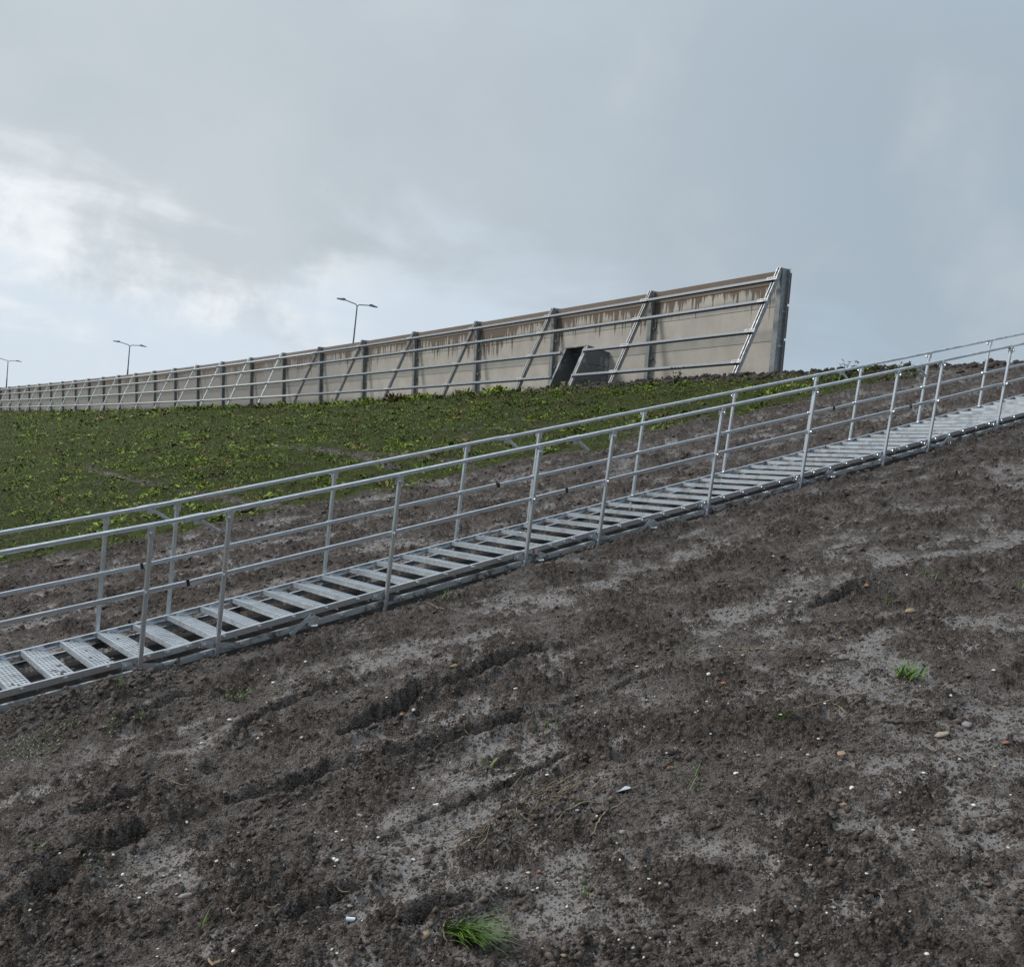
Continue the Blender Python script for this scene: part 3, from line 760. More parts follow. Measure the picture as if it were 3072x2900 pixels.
for px, Z, lb in (((1071, 923), 90, 'grey twin-arm street lamp rising behind the sixth bay from the barrier end'), ((389, 1042), 124, 'grey twin-arm street lamp, second from the barrier end'),
              ((24, 1087), 163, 'grey twin-arm street lamp, third from the barrier end')):
    lamp(px, Z, road_at(px, Z), lb)

# ------------------------------------------------------------------ staircase
stair = empty('embankment_staircase', SV[0], 'long galvanised steel staircase with perforated treads and double handrails on the slope', 'staircase')
SO = Vector(SV[0])
WID, DZ = 1.13, -0.048
H_TOP, H_MID = 1.08, 0.595
Z_STR = 0.115
L0_ = float(np.linalg.norm(SV[1] - SV[0]))
near_u = {0: [L0_ - 0.313, L0_ - 1.79, L0_ - 3.26], 1: [0.27, 1.74, 3.21], 2: [0.473, 1.95, 3.415, 4.91], 3: [0.48, 1.962, 3.44, 4.9]}
def mkbox_mesh(name, m_, hx, hy, hz, ch):
    mb = MB(); mb.box((0, 0, 0), (1, 0, 0), (0, 1, 0), (0, 0, 1), hx, hy, hz, ch); return mb.mesh(name, m_)
# perforated tread: x across the stair, y into the tread, z up; front edge at y = 0
TW, TD = WID - 0.012, 0.188
def tread_mesh():
    mb = MB(); px, py = 0.066, 0.0325; nrow = 5; y0 = 0.013; rad = 0.0128
    ncol = int((TW - 0.03) / px)
    yb = y0 + nrow * py
    def cell(cx, cy, hx, hy):
        P = [(cx - hx, cy - hy), (cx, cy - hy), (cx + hx, cy - hy), (cx + hx, cy), (cx + hx, cy + hy), (cx, cy + hy), (cx - hx, cy + hy), (cx - hx, cy)]
        k = 8; ang = [math.atan2(q[1] - cy, q[0] - cx) for q in P]
        v = [(a, b_, 0) for a, b_ in P] + [(cx + 1.2 * rad * math.cos(t), cy + 1.2 * rad * math.sin(t), 0.0) for t in ang] \
            + [(cx + rad * math.cos(t), cy + rad * math.sin(t), 0.0012) for t in ang]
        f = []
        for r0 in range(2): f += [(r0 * 8 + i, r0 * 8 + (i + 1) % 8, r0 * 8 + 8 + (i + 1) % 8, r0 * 8 + 8 + i) for i in range(8)]
        mb.add(v, f)
    def flat(x0, x1, a, b_): mb.add([(x0, a, 0), (x1, a, 0), (x1, b_, 0), (x0, b_, 0)], [(0, 1, 2, 3)])
    flat(0, TW, 0, y0); flat(0, TW, yb, TD)
    for r0 in range(nrow):
        off = (r0 % 2) * px / 2; x0 = 0.012 + off; cy = y0 + (r0 + 0.5) * py
        n_ = int((TW - x0 - 0.006) / px)
        flat(0, x0, cy - py / 2, cy + py / 2); flat(x0 + n_ * px, TW, cy - py / 2, cy + py / 2)
        for c in range(n_): cell(x0 + (c + 0.5) * px, cy, px / 2, py / 2)
    # folded front and back edges
    mb.box((TW / 2, 0.0015, -0.020), (1, 0, 0), (0, 1, 0), (0, 0, 1), TW / 2, 0.0015, 0.020)
    mb.box((TW / 2, TD - 0.0015, -0.007), (1, 0, 0), (0, 1, 0), (0, 0, 1), TW / 2, 0.0015, 0.007)
    mb.box((TW / 2, 0.012, -0.0395), (1, 0, 0), (0, 1, 0), (0, 0, 1), TW / 2, 0.010, 0.0015)
    return mb.mesh('tread', M_TREAD)
ME_TREAD = tread_mesh()
mb = MB()
mb.prism((0, 0, -0.06), (0, 0, H_TOP - 0.035), (1, 0, 0), (0, 1, 0), [(-.0155, -.012), (-.012, -.0155), (.012, -.0155), (.0155, -.012), (.0155, .012), (.012, .0155), (-.012, .0155), (-.0155, .012)])
ME_SPOST = mb.mesh('post', M_GALV)
mb = MB()   # saddle clip on the post head: two cheeks and a bridge
for y in (-0.021, 0.021): mb.box((0, y, H_TOP - 0.04), (0, 0, 1), (1, 0, 0), (0, 1, 0), 0.042, 0.022, 0.003)
mb.box((0, 0, H_TOP - 0.025), (1, 0, 0), (0, 1, 0), (0, 0, 1), 0.022, 0.021, 0.004)
ME_CLIP = mb.mesh('clip', M_GALV)
mb = MB(); mb.tube([(0, -0.02, 0), (0, 0.004, 0)], 0.011, 6); mb.tube([(0, -0.024, 0), (0, -0.02, 0)], 0.015, 10); ME_BOLT = mb.mesh('bolt', M_BOLT)
mb = MB(); mb.box((0, 0, 0), (1, 0, 0), (0, 1, 0), (0, 0, 1), 0.14, 0.004, 0.022); ME_LINK = mb.mesh('link_plate', M_GALV_D)

RAILPROF = [(-.010, -.0165), (.010, -.0165), (.016, -.0105), (.016, .0095), (.010, .0165), (-.010, .0165), (-.016, .0095), (-.016, -.0105)]
def chan(hy, hz, th):  # C section profile, flanges on top and bottom towards +y
    return [(0, -hz), (hy, -hz), (hy, -hz + th), (th, -hz + th), (th, hz - th), (hy, hz - th), (hy, hz), (0, hz)]
tread_s = 0.0
PITCH = 0.2885
for si in range(4):
    A, B = Vector(SV[si]), Vector(SV[si + 1]); e = (B - A).normalized(); L = (B - A).length
    eh = Vector((e.x, e.y, 0)).normalized(); tn = Vector((-eh.y, eh.x, 0)); zz_ = tn.cross(-e).normalized()
    if zz_.z < 0: zz_ = -zz_
    FAR = tn * WID + UP * DZ
    tx = FAR.normalized(); ty = (eh - tx * eh.dot(tx)).normalized(); tz = tx.cross(ty)
    rot = Matrix((tx, ty, tz)).transposed() if tz.z > 0 else None
    if rot is None: ty = ty; tz = -tz; rot = Matrix((tx, ty, tz)).transposed()
    g0 = 0.006 if si else 0.0
    for side in (0, 1):
        off = FAR * side; yy = tn * (1 if side == 0 else -1)
        mb = MB(); p0, p1 = A + off + e * g0, B + off - e * 0.006
        mb.prism(p0 + zz_ * (Z_STR - 0.022), p1 + zz_ * (Z_STR - 0.022), yy, zz_, chan(0.028, 0.023, 0.004)); sg = mb.build('stringer', M_GALV, stair)
        mb = MB(); mb.prism(p0 + zz_ * 0.000 - yy * 0.006, p1 + zz_ * 0.000 - yy * 0.006, yy, zz_, chan(0.03, 0.023, 0.004)); lo = mb.build('lower_stringer', M_GALV_D, stair)
        # handrail and knee rail
        ro = off - yy * 0.0
        mb = MB(); mb.prism(p0 + ro + zz_ * 0 + UP * H_TOP - off, p1 + UP * H_TOP, tn, zz_, RAILPROF); hr = mb.build('handrail', M_GALV, stair)
        mb = MB(); mb.box((p0 + p1) / 2 + UP * H_MID - yy * 0.0, e, tn, zz_, (p1 - p0).length / 2, 0.009, 0.018, 0.004); kr = mb.build('knee_rail', M_GALV, stair)
        if si:      # joint at the lower end of this module
            J = A + off
            mb = MB(); mb.prism(J + UP * H_TOP - e * 0.075, J + UP * H_TOP + e * 0.075, tn, zz_, [(a * 1.28, b_ * 1.28) for a, b_ in RAILPROF]); sl_ = mb.build('sleeve', M_GALV, stair, smooth=True)
            q0 = J + UP * (H_TOP - 0.03) + e * 0.055; dr = (eh * 0.80 - UP * 0.42).normalized()
            mb = MB(); mb.box(q0 + dr * 0.085, dr, tn, tn.cross(dr).normalized(), 0.085, 0.011, 0.013, 0.004)
            mb.box(J + UP * (H_TOP - 0.035) + e * 0.035, e, tn, zz_, 0.03, 0.006, 0.022); mb.build('lever', M_GALV, sl_)
            mb = MB(); mb.tube([q0 - tn * 0.03, q0 + tn * 0.03], 0.008, 6); mb.build('pin', M_BOLT, sl_)
            mb = MB(); mb.box(J + UP * H_MID, e, tn, zz_, 0.011, 0.013, 0.026); mb.build('black_clip', M_BLACK, stair)
            mb = MB(); mb.box(J + zz_ * (Z_STR - 0.022) - yy * 0.004, e, zz_, tn, 0.11, 0.021, 0.004); fp = mb.build('fish_plate', M_GALV_D, stair)
            for k in (-0.075, 0.075):
                link('bolt', ME_BOLT, fp, J + e * k + zz_ * (Z_STR - 0.022) - yy * 0.006 - SO, Matrix((e, yy, zz_)).transposed())
            mb = MB(); mb.box(J + zz_ * 0.0 - yy * 0.012, e, zz_, tn, 0.13, 0.020, 0.004); mb.build('fish_plate', M_GALV_D, stair)
        for u0 in near_u[si]:
            u1 = u0
            if u1 < -0.9 or u1 > L: continue
            P = A + off + e * u1 - yy * 0.026
            rp_ = Matrix((eh, tn, UP)).transposed()
            po = link('post', ME_SPOST, stair, P - SO, rp_)
            link('clip', ME_CLIP, po)
            mb = MB(); 
            link('bolt', ME_BOLT, po, Vector((0, -0.017 if side == 0 else 0.017, H_MID)), Matrix.Rotation(0 if side == 0 else math.pi, 3, 'Z'))
            link('bolt', ME_BOLT, po, Vector((0.0, -0.021 if side == 0 else 0.021, H_TOP - 0.055)), Matrix.Rotation(0 if side == 0 else math.pi, 3, 'Z'))
            lk_ = link('link_plate', ME_LINK, stair, A + off + e * (u1 + 0.02) + UP * 0.045 - yy * 0.012 - SO, rp_)
            for k in (-0.11, 0.11): link('bolt', ME_BOLT, lk_, Vector((k, -0.003 if side == 0 else 0.003, 0)), Matrix.Rotation(0 if side == 0 else math.pi, 3, 'Z'))
    # treads
    s = tread_s
    while s < L - 0.10:
        if not (si == 3 and s > L - 0.05):
            P = A + e * s + zz_ * (Z_STR - 0.001)
            t_ = link('tread', ME_TREAD, stair, P + tx * 0.006 - SO, rot)
            if s > -0.2:
                q = A + e * (s + 0.085) + zz_ * (Z_STR - 0.022)
                link('bolt', ME_BOLT, stair, q - SO, Matrix((eh, tn, UP)).transposed())
                link('bolt', ME_BOLT, stair, q + FAR - tn * 0.010 - SO, Matrix((eh, tn, UP)).transposed())
                q2 = A + e * (s + 0.20)
                link('bolt', ME_BOLT, stair, q2 - tn * 0.006 - SO, Matrix((eh, tn, UP)).transposed())
        s += PITCH
    tread_s = s - L
# slanted ground anchors with a pin on the viewer's side
for (si, u0) in ((1, 1.05), (1, 3.35), (2, 1.15), (2, 3.9), (3, 0.9), (0, 2.35)):
    A, B = Vector(SV[si]), Vector(SV[si + 1]); e = (B - A).normalized(); L = (B - A).length
    eh = Vector((e.x, e.y, 0)).normalized(); tn = Vector((-eh.y, eh.x, 0))
    p = A + e * u0 + UP * 0.075 - tn * 0.02; q = p - eh * 0.17 - UP * 0.155 - tn * 0.015
    mb = MB(); ax = (q - p).normalized(); mb.box((p + q) / 2, ax, tn, ax.cross(tn).normalized(), (q - p).length / 2, 0.004, 0.016)
    an = mb.build('ground_anchor', M_GALV_D, stair)
    mb = MB(); w0 = p + eh * 0.02 - UP * 0.035 - tn * 0.01; mb.prism(w0, w0 - tn * 0.008, eh, UP, [(-.05, -.05), (.04, -.04), (.045, .03), (.0, .045), (-.04, .01)]); mb.build('anchor_plate', M_GALV_D, an)
    mb = MB(); w1 = w0 - UP * 0.04 - tn * 0.012 - eh * 0.03; mb.tube([w1, w1 - tn * 0.03, w1 - tn * 0.045 + eh * 0.04 + UP * 0.01], 0.011, 8); mb.build('pin', M_BOLT, an, smooth=True)
# oval maker's plate near the lowest visible joint
A, B = Vector(SV[1]), Vector(SV[2]); e = (B - A).normalized(); eh = Vector((e.x, e.y, 0)).normalized(); tn = Vector((-eh.y, eh.x, 0)); zz_ = e.cross(tn).normalized(); zz_ = zz_ if zz_.z > 0 else -zz_
m, g, b = mat('sticker_white'); b.inputs['Base Color'].default_value = (0.55, 0.53, 0.52, 1); M_STW = m
m, g, b = mat('sticker_red'); b.inputs['Base Color'].default_value = (0.35, 0.05, 0.05, 1); M_STR = m
for (jj_, off_) in ((0, -0.27), (1, -0.25)):
    A0 = Vector(SV[jj_ + 1]); c = A0 + e * off_ + zz_ * (Z_STR - 0.022) - tn * 0.008
    def oval(a, b_, lift): return [c - tn * lift + e * a * math.cos(2 * math.pi * k / 20) + zz_ * b_ * math.sin(2 * math.pi * k / 20) for k in range(20)]
    mb = MB(); mb.add(oval(.036, .018, 0.0) + oval(.036, .018, .002), [tuple(range(39, 19, -1))] + [(k, (k + 1) % 20, 20 + (k + 1) % 20, 20 + k) for k in range(20)]); st_ = mb.build('oval_sticker', M_STR, stair)
    mb = MB(); mb.add(oval(.031, .014, .002) + oval(.031, .014, .003), [tuple(range(39, 19, -1))] + [(k, (k + 1) % 20, 20 + (k + 1) % 20, 20 + k) for k in range(20)]); mb.build('sticker_face', M_STW, st_)
    mb = MB()
    for k in range(5): mb.box(c - tn * 0.0035 + e * (-0.017 + 0.0085 * k), e, zz_, tn, 0.003, 0.004, 0.0006)
    mb.build('sticker_print', M_STR, st_)

# dark membrane laid under the stairs, its wrinkled edge showing on the viewer's side
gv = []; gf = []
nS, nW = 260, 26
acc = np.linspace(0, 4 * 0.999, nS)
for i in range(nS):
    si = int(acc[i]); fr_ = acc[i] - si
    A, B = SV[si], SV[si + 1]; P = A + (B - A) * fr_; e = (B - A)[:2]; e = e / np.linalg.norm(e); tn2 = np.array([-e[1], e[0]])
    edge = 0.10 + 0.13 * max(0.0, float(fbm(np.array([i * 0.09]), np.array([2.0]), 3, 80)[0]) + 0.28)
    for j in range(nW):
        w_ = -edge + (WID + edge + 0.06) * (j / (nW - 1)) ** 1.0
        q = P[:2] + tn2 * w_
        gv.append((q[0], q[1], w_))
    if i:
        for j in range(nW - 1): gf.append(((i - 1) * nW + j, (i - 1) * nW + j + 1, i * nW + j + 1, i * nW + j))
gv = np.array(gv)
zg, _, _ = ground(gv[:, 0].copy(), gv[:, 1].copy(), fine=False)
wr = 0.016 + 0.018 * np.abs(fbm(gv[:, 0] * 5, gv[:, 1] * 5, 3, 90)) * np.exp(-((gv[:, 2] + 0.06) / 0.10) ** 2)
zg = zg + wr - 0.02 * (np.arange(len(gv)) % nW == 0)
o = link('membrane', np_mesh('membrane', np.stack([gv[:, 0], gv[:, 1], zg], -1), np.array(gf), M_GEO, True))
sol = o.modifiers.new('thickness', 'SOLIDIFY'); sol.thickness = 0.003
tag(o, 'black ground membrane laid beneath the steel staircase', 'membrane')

# ------------------------------------------------------------------ scattered geometry
ICO_V = None
def ico():
    p = (1 + 5 ** .5) / 2
    v = np.array([(-1, p, 0), (1, p, 0), (-1, -p, 0), (1, -p, 0), (0, -1, p), (0, 1, p), (0, -1, -p), (0, 1, -p), (p, 0, -1), (p, 0, 1), (-p, 0, -1), (-p, 0, 1)], float)
    v /= np.linalg.norm(v[0])
    f = np.array([(0, 11, 5), (0, 5, 1), (0, 1, 7), (0, 7, 10), (0, 10, 11), (1, 5, 9), (5, 11, 4), (11, 10, 2), (10, 7, 6), (7, 1, 8), (3, 9, 4), (3, 4, 2), (3, 2, 6), (3, 6, 8), (3, 8, 9), (4, 9, 5), (2, 4, 11), (6, 2, 10), (8, 6, 7), (9, 8, 1)])
    return v, f
IV, IF = ico()
OV = np.array([(1, 0, 0), (-1, 0, 0), (0, 1, 0), (0, -1, 0), (0, 0, 1), (0, 0, -1)], float)
OF = np.array([(0, 2, 4), (2, 1, 4), (1, 3, 4), (3, 0, 4), (2, 0, 5), (1, 2, 5), (3, 1, 5), (0, 3, 5)])
def lumps(name, x, y, z, size, m_, flat=0.7, jit=0.28, col=None, sink=0.2, stretch=0.35, lite=False):
    """many irregular lumps in one mesh"""
    n = len(x)
    BV, BF = (OV, OF) if lite else (IV, IF); nv = len(BV)
    v = BV[None] * (1 + RNG.uniform(-jit, jit, (n, nv, 1)))
    if lite: v = v + RNG.uniform(-.35, .35, v.shape)
    sc = np.stack([1 + RNG.uniform(-stretch, stretch, n), 1 + RNG.uniform(-stretch, stretch, n), np.full(n, flat) * (1 + RNG.uniform(-.25, .25, n))], -1)
    v = v * sc[:, None] * size[:, None, None]
    a = RNG.uniform(0, 2 * np.pi, n); c, s = np.cos(a)[:, None], np.sin(a)[:, None]
    vx = v[..., 0] * c - v[..., 1] * s; vy = v[..., 0] * s + v[..., 1] * c
    # lie along the slope
    vz = v[..., 2] + vx * SLX + vy * SLY
    V = np.stack([vx + x[:, None], vy + y[:, None], vz + (z + size * flat * (1 - 2 * sink) * 0.5)[:, None]], -1).reshape(-1, 3)
    Fc = (BF[None] + (np.arange(n) * nv)[:, None, None]).reshape(-1, 3)
    me = np_mesh(name, V, Fc, m_, False)
    if col is not None:
        at = me.attributes.new('col', 'FLOAT_COLOR', 'POINT')
        at.data.foreach_set('color', np.repeat(np.concatenate([col, np.ones((n, 1))], 1), nv, 0).astype(np.float32).ravel())
    return link(name, me)
SLX, SLY = 0.83 * 0.30, 0.556 * 0.30
def in_bed(x, y, pad=0.05):
    t, d = wall_td(x, y); tl = np.interp(d, _sd[_o], _st[_o]); return (t - tl > -0.06 - pad) & (t - tl < WID + 0.06)
def sample(n, rmin, rmax, az0=-40, az1=38, p=1.0):
    """uniform over the ground between two distances (p < 1 crowds towards the near end)"""
    az = np.radians(RNG.uniform(az0, az1, n)); q = RNG.uniform(0, 1, n)
    r = (rmin ** (2 * p) + q * (rmax ** (2 * p) - rmin ** (2 * p))) ** (1 / (2 * p)); return np.sin(az) * r, np.cos(az) * r
# crumbs of mud
x, y = sample(95000, 2.2, 14.5, p=0.30); z, gm_, wt_ = ground(x, y)
ok = (gm_ < 0.3) & ~in_bed(x, y) & (RNG.uniform(0, 1, len(x)) > wt_ * 0.55)
x, y, z = x[ok], y[ok], z[ok]
cl = sm(fbm(x * 2.1, y * 2.1, 3, 77), -0.35, 0.35)
sz = 0.0035 + 0.016 * RNG.power(0.25, len(x)) * (0.45 + 0.8 * cl)
keep = RNG.uniform(0, 1, len(x)) < 0.35 + 0.65 * cl
o = lumps('mud_crumbs', x[keep], y[keep], z[keep], sz[keep], M_CLOD, 0.75, 0.30, sink=0.30, lite=True); tag(o, 'loose dark crumbs of mud all over the bare slope', 'mud', kind='stuff')
# heaps of clods beside the stairs
hx, hy = [], []
for c, rad, ht in HEAPS:
    q = RNG.normal(0, rad * 0.62, (420, 2)); hx.append(c[0] + q[:, 0]); hy.append(c[1] + q[:, 1])
x = np.concatenate(hx); y = np.concatenate(hy); ok = ~in_bed(x, y, 0.06); x, y = x[ok], y[ok]; z, _, _ = ground(x, y)
o = lumps('mud_heap_clods', x, y, z, 0.005 + 0.024 * RNG.power(0.3, len(x)), M_CLOD, 0.75, 0.50, sink=0.45); tag(o, 'heaped mud clods pushed up against the lower staircase', 'mud', kind='stuff')
# soil kicked up against the stringer on the viewer's side
u_ = RNG.uniform(0.02, 3.9, 3000); si_ = np.floor(u_).astype(int); fr2 = (u_ - si_)[:, None]; Pp = SV[si_] + (SV[si_ + 1] - SV[si_]) * fr2
ev = (SV[si_ + 1] - SV[si_])[:, :2]; ev = ev / np.linalg.norm(ev, axis=1)[:, None]; wo_ = -0.07 - np.abs(RNG.normal(0, 0.13, 3000))
x = Pp[:, 0] - ev[:, 1] * wo_; y = Pp[:, 1] + ev[:, 0] * wo_; ok = fbm(x * 1.6, y * 1.6, 3, 140) > -0.12; x, y, wo_ = x[ok], y[ok], wo_[ok]
z, _, _ = ground(x, y)
o = lumps('kicked_soil', x, y, z + 0.012 * (wo_ > -0.2), 0.004 + 0.022 * RNG.power(0.3, len(x)), M_CLOD, 0.75, 0.4, sink=0.3, lite=True); tag(o, 'crumbs of soil kicked up along the foot of the staircase', 'soil', kind='stuff')
# rubble along the crest edge
t_ = RNG.uniform(-26, 17, 5200); d_ = 2.0 + RNG.normal(0, 0.75, 5200)
keep = RNG.uniform(0, 1, 5200) < np.where(t_ < 7, 1.0, 0.25); t_, d_ = t_[keep], d_[keep]
nn0 = np.array([-d0[1], d0[0]])
x = WT[0, 0] + d0[0] * t_ + nn0[0] * d_; y = WT[0, 1] + d0[1] * t_ + nn0[1] * d_
z, _, _ = ground(x, y)
o = lumps('crest_rubble', x, y, z, 0.02 + 0.10 * RNG.power(0.28, len(x)), M_RUB, 0.72, 0.36, sink=0.3); tag(o, 'ridge of loose dark soil clods along the crest edge', 'soil', kind='stuff')
# clods on the bare soil beyond the stairs
x, y = sample(26000, 9, 26, -36, 38, p=0.6); z, gm_, wt_ = ground(x, y)
t, d = wall_td(x, y); ok = (gm_ < 0.35) & (t > -14.0) & (d > 2.0) & ~in_bed(x, y); x, y, z = x[ok], y[ok], z[ok]
o = lumps('soil_clods', x, y, z, 0.008 + 0.034 * RNG.power(0.25, len(x)), M_CLOD, 0.6, 0.4, sink=0.35, lite=True); tag(o, 'crumbly dark soil clods between the staircase and the grass', 'soil', kind='stuff')
x, y = sample(20000, 10, 34, -5, 38, p=0.8); z, gm_, wt_ = ground(x, y)
t, d = wall_td(x, y); ok = (gm_ < 0.35) & (t < -15.2) & (d > 1.5) & ~in_bed(x, y); x, y, z = x[ok], y[ok], z[ok]
o = lumps('upper_soil_clods', x, y, z, 0.008 + 0.034 * RNG.power(0.25, len(x)), M_CLOD, 0.6, 0.4, sink=0.35, lite=True); tag(o, 'crumbly dark soil clods on the bare slope beside the upper staircase', 'soil', kind='stuff')
# shell grit
x, y = sample(6500, 2.2, 16, p=0.35); z, gm_, wt_ = ground(x, y); ok = (gm_ < 0.4) & ~in_bed(x, y); x, y, z = x[ok], y[ok], z[ok]
n = len(x); pal = np.array([(0.66, 0.63, 0.56), (0.55, 0.50, 0.42), (0.45, 0.36, 0.24), (0.30, 0.17, 0.11), (0.70, 0.70, 0.68), (0.33, 0.31, 0.29)])
ci = RNG.choice(6, n, p=[.38, .22, .13, .06, .11, .10])
o = lumps('shell_grit', x, y, z, 0.0018 + 0.0062 * RNG.power(0.25, n), M_GRIT, 0.5, 0.25, pal[ci] * RNG.uniform(.6, 1.1, (n, 1)), sink=0.2, stretch=0.5)
tag(o, 'scattered grit of broken shell and gravel in the mud', 'grit', kind='stuff')

# single pebbles and shells, each one seen in the photograph
def pebble_mesh(name, m_, seed, flat, sub=True):
    rg = np.random.default_rng(seed)
    import bmesh
    bm = bmesh.new(); bmesh.ops.create_icosphere(bm, subdivisions=2, radius=1.0)
    ph = rg.uniform(0, 6, 6)
    for v in bm.verts:
        c = v.co; k = 1 + 0.10 * math.sin(7 * c.y + 4 * c.z + ph[4]) + 0.08 * math.sin(9 * c.z - 5 * c.x + ph[5]) + 0.16 * math.sin(2.1 * c.x + ph[0]) + 0.14 * math.sin(2.4 * c.y + ph[1]) + 0.10 * math.sin(3.3 * c.z + ph[2]) + 0.05 * math.sin(6 * c.x + 5 * c.y + ph[3])
        v.co = Vector((c.x * k * 1.25, c.y * k * 0.85, c.z * k * flat))
    me = bpy.data.meshes.new(name); bm.to_mesh(me); bm.free(); me.materials.append(m_)
    for p in me.polygons: p.use_smooth = True
    return me
def shell_mesh(seed):
    """half a cockle shell: a ribbed shallow bowl lying face down"""
    vs = [(0, 0.75, 0.10)]; n = 12; fs = []
    for r_i, rr_ in enumerate((0.4, 0.75, 1.0)):
        for k in range(n):
            a = 2 * math.pi * k / n; rib = 1 + 0.05 * (-1) ** k
            vs.append((math.cos(a) * rr_ * rib, 0.75 + (math.sin(a) * rr_ * rib - 0.75) * (0.35 + 0.65 * rr_ if False else 1) * rr_ if False else math.sin(a) * rr_ * rib * 0.85, 0.42 * (1 - rr_ ** 2)))
    vs[0] = (0, 0, 0.42)
    fs += [(0, 1 + k, 1 + (k + 1) % n) for k in range(n)]
    for q in range(2): fs += [(1 + q * n + k, 1 + (q + 1) * n + k, 1 + (q + 1) * n + (k + 1) % n, 1 + q * n + (k + 1) % n) for k in range(n)]
    fs.append(tuple(1 + 2 * n + k for k in range(n - 1, -1, -1)))
    me = bpy.data.meshes.new('shell'); me.from_pydata(vs, [], fs); me.materials.append(M_SHELL)
    for p in me.polygons[:-1]: p.use_smooth = True
    return me
ME_PW = [pebble_mesh('pebble', M_SHELL, s, 0.5) for s in (1, 2, 3)]
ME_PT = [pebble_mesh('pebble', M_TAN, s, 0.6) for s in (4, 5)]
ME_PB = [pebble_mesh('pebble', M_BRICK, s, 0.55) for s in (6, 7)]
ME_PG = [pebble_mesh('pebble', M_GREYST, s, 0.55) for s in (8, 9)]
ME_SH = shell_mesh(1)
SLOPE_N = Vector((-SLX, -SLY, 1)).normalized()
def lay(name, me, px, py, size_px, rot=None, sink=0.12):
    P = hit(px, py); dist = P.length; s = random.uniform(0.45, 0.78) * size_px / 2 / FPX * dist
    q = SLOPE_N.rotation_difference(UP).inverted().to_matrix() @ Matrix.Rotation(rot if rot is not None else random.uniform(0, 6.28), 3, 'Z')
    o = link(name, me, None, P + SLOPE_N * s * (0.25 - sink), q); o.scale = (s, s, s); return o
white_px = [(1545, 2065, 20), (1240, 2135, 15), (905, 2215, 14), (1305, 2415, 15), (1002, 2580, 18), (368, 2625, 16), (418, 2695, 15), (650, 2585, 20), (775, 2215, 20), (605, 2230, 14), (2000, 2260, 12), (2070, 2270, 14),
    (2370, 1805, 20), (2160, 1940, 14), (1790, 2450, 12), (1520, 2665, 14), (1612, 2665, 16), (1730, 2435, 12), (1640, 2325, 16), (1785, 2140, 14), (1860, 2580, 14), (2340, 2155, 16), (2475, 2115, 18), (2125, 2025, 22), (2210, 2320, 22), (2455, 2220, 14),
    (2555, 2365, 22), (2770, 2320, 18), (2700, 2380, 14), (1855, 2825, 14), (2265, 2730, 13), (2740, 2490, 13), (2850, 2090, 14), (2920, 2415, 16), (2120, 2105, 12), (2465, 1985, 14), (440, 2680, 14), (90, 2730, 14), (690, 2160, 16), (820, 2050, 14),
    (340, 2565, 12), (1100, 2480, 14), (1135, 2515, 16), (1240, 2580, 18), (1010, 2495, 12), (2010, 2830, 12), (1350, 2290, 12), (1700, 2720, 12), (1910, 2000, 12), (2320, 1670, 14), (2720, 1725, 12), (2980, 2010, 12), (2600, 2620, 14), (2480, 2740, 12),
    (1160, 2095, 14), (560, 2470, 14), (1470, 2290, 10), (915, 1985, 12), (180, 2560, 12), (1010, 2860, 16), (700, 2855, 18), (1240, 2365, 14)]
for k, (px, py, s) in enumerate(white_px):
    o = lay('white_pebble', ME_PW[k % 3], px, py, s); tag(o, 'small white shell-like pebble lying on the dark mud', 'pebble', 'white pebbles on the mud')
for k, (px, py, s) in enumerate(((1303, 2418, 22), (1000, 2585, 26), (530, 2632, 22), (700, 2859, 28), (1010, 2497, 18))):
    o = lay('cockle_shell', ME_SH, px + 9, py - 6, s, sink=0.3); tag(o, 'white ribbed cockle shell half pressed into the mud', 'shell', 'cockle shells on the mud')
for k, (px, py, s) in enumerate(((1690, 2870, 30), (2530, 2415, 30), (2420, 2000, 22), (1730, 2088, 20), (2225, 1845, 20), (2275, 2268, 20), (2520, 1915, 18), (1510, 2780, 16), (2765, 2478, 20), (2397, 2405, 16))):
    o = lay('tan_pebble', ME_PT[k % 2], px, py, s); tag(o, 'small tan gravel stone lying on the mud', 'pebble', 'tan stones on the mud')
for k, (px, py, s) in enumerate(((2167, 2050, 26), (1205, 2145, 22), (2010, 2305, 24), (1618, 2615, 24), (3015, 2235, 20), (2600, 1760, 22), (2010, 2305, 18), (1775, 1915, 18))):
    o = lay('brick_chip', ME_PB[k % 2], px, py, s); tag(o, 'small reddish brick chip lying on the mud', 'brick chip', 'brick chips on the mud')
for k, (px, py, s) in enumerate(((1865, 2498, 30), (560, 2690, 50), (1050, 2720, 26), (1080, 2450, 30), (2900, 2180, 34))):
    o = lay('grey_stone', ME_PG[k % 2], px, py, s); tag(o, 'rounded dark grey stone half sunk in mud', 'stone', 'grey stones in the mud')
o = lay('rounded_stone', ME_PT[0], 1361, 2000, 32, 0.3); tag(o, 'rounded ochre stone above the long mud crack', 'stone')
o = lay('crumbly_stone', ME_PT[1], 1275, 2805, 44, 1.0); tag(o, 'pale crumbly stone beside the long-bladed grass tuft', 'stone')
o = lay('yellow_stone', pebble_mesh('pebble', M_TAN, 21, 0.4), 2012, 2252, 52, 0.6); tag(o, 'flat ragged yellowish stone in a dark hollow', 'stone')
o = lay('field_rock', pebble_mesh('rock', M_ROCK, 22, 0.4), 738, 1534, 84, 0.5, -0.10); tag(o, 'large flat pale rock lying at the grass edge beyond the stairs', 'rock')
o = lay('mossy_rock', pebble_mesh('rock', plain('mossy_rock', (0.11, 0.12, 0.06), (0.22, 0.20, 0.12), 9, .9, .5), 23, 0.5), 180, 1698, 42, 0.2, 0.0); tag(o, 'greenish mossy rock at the grass edge', 'rock')
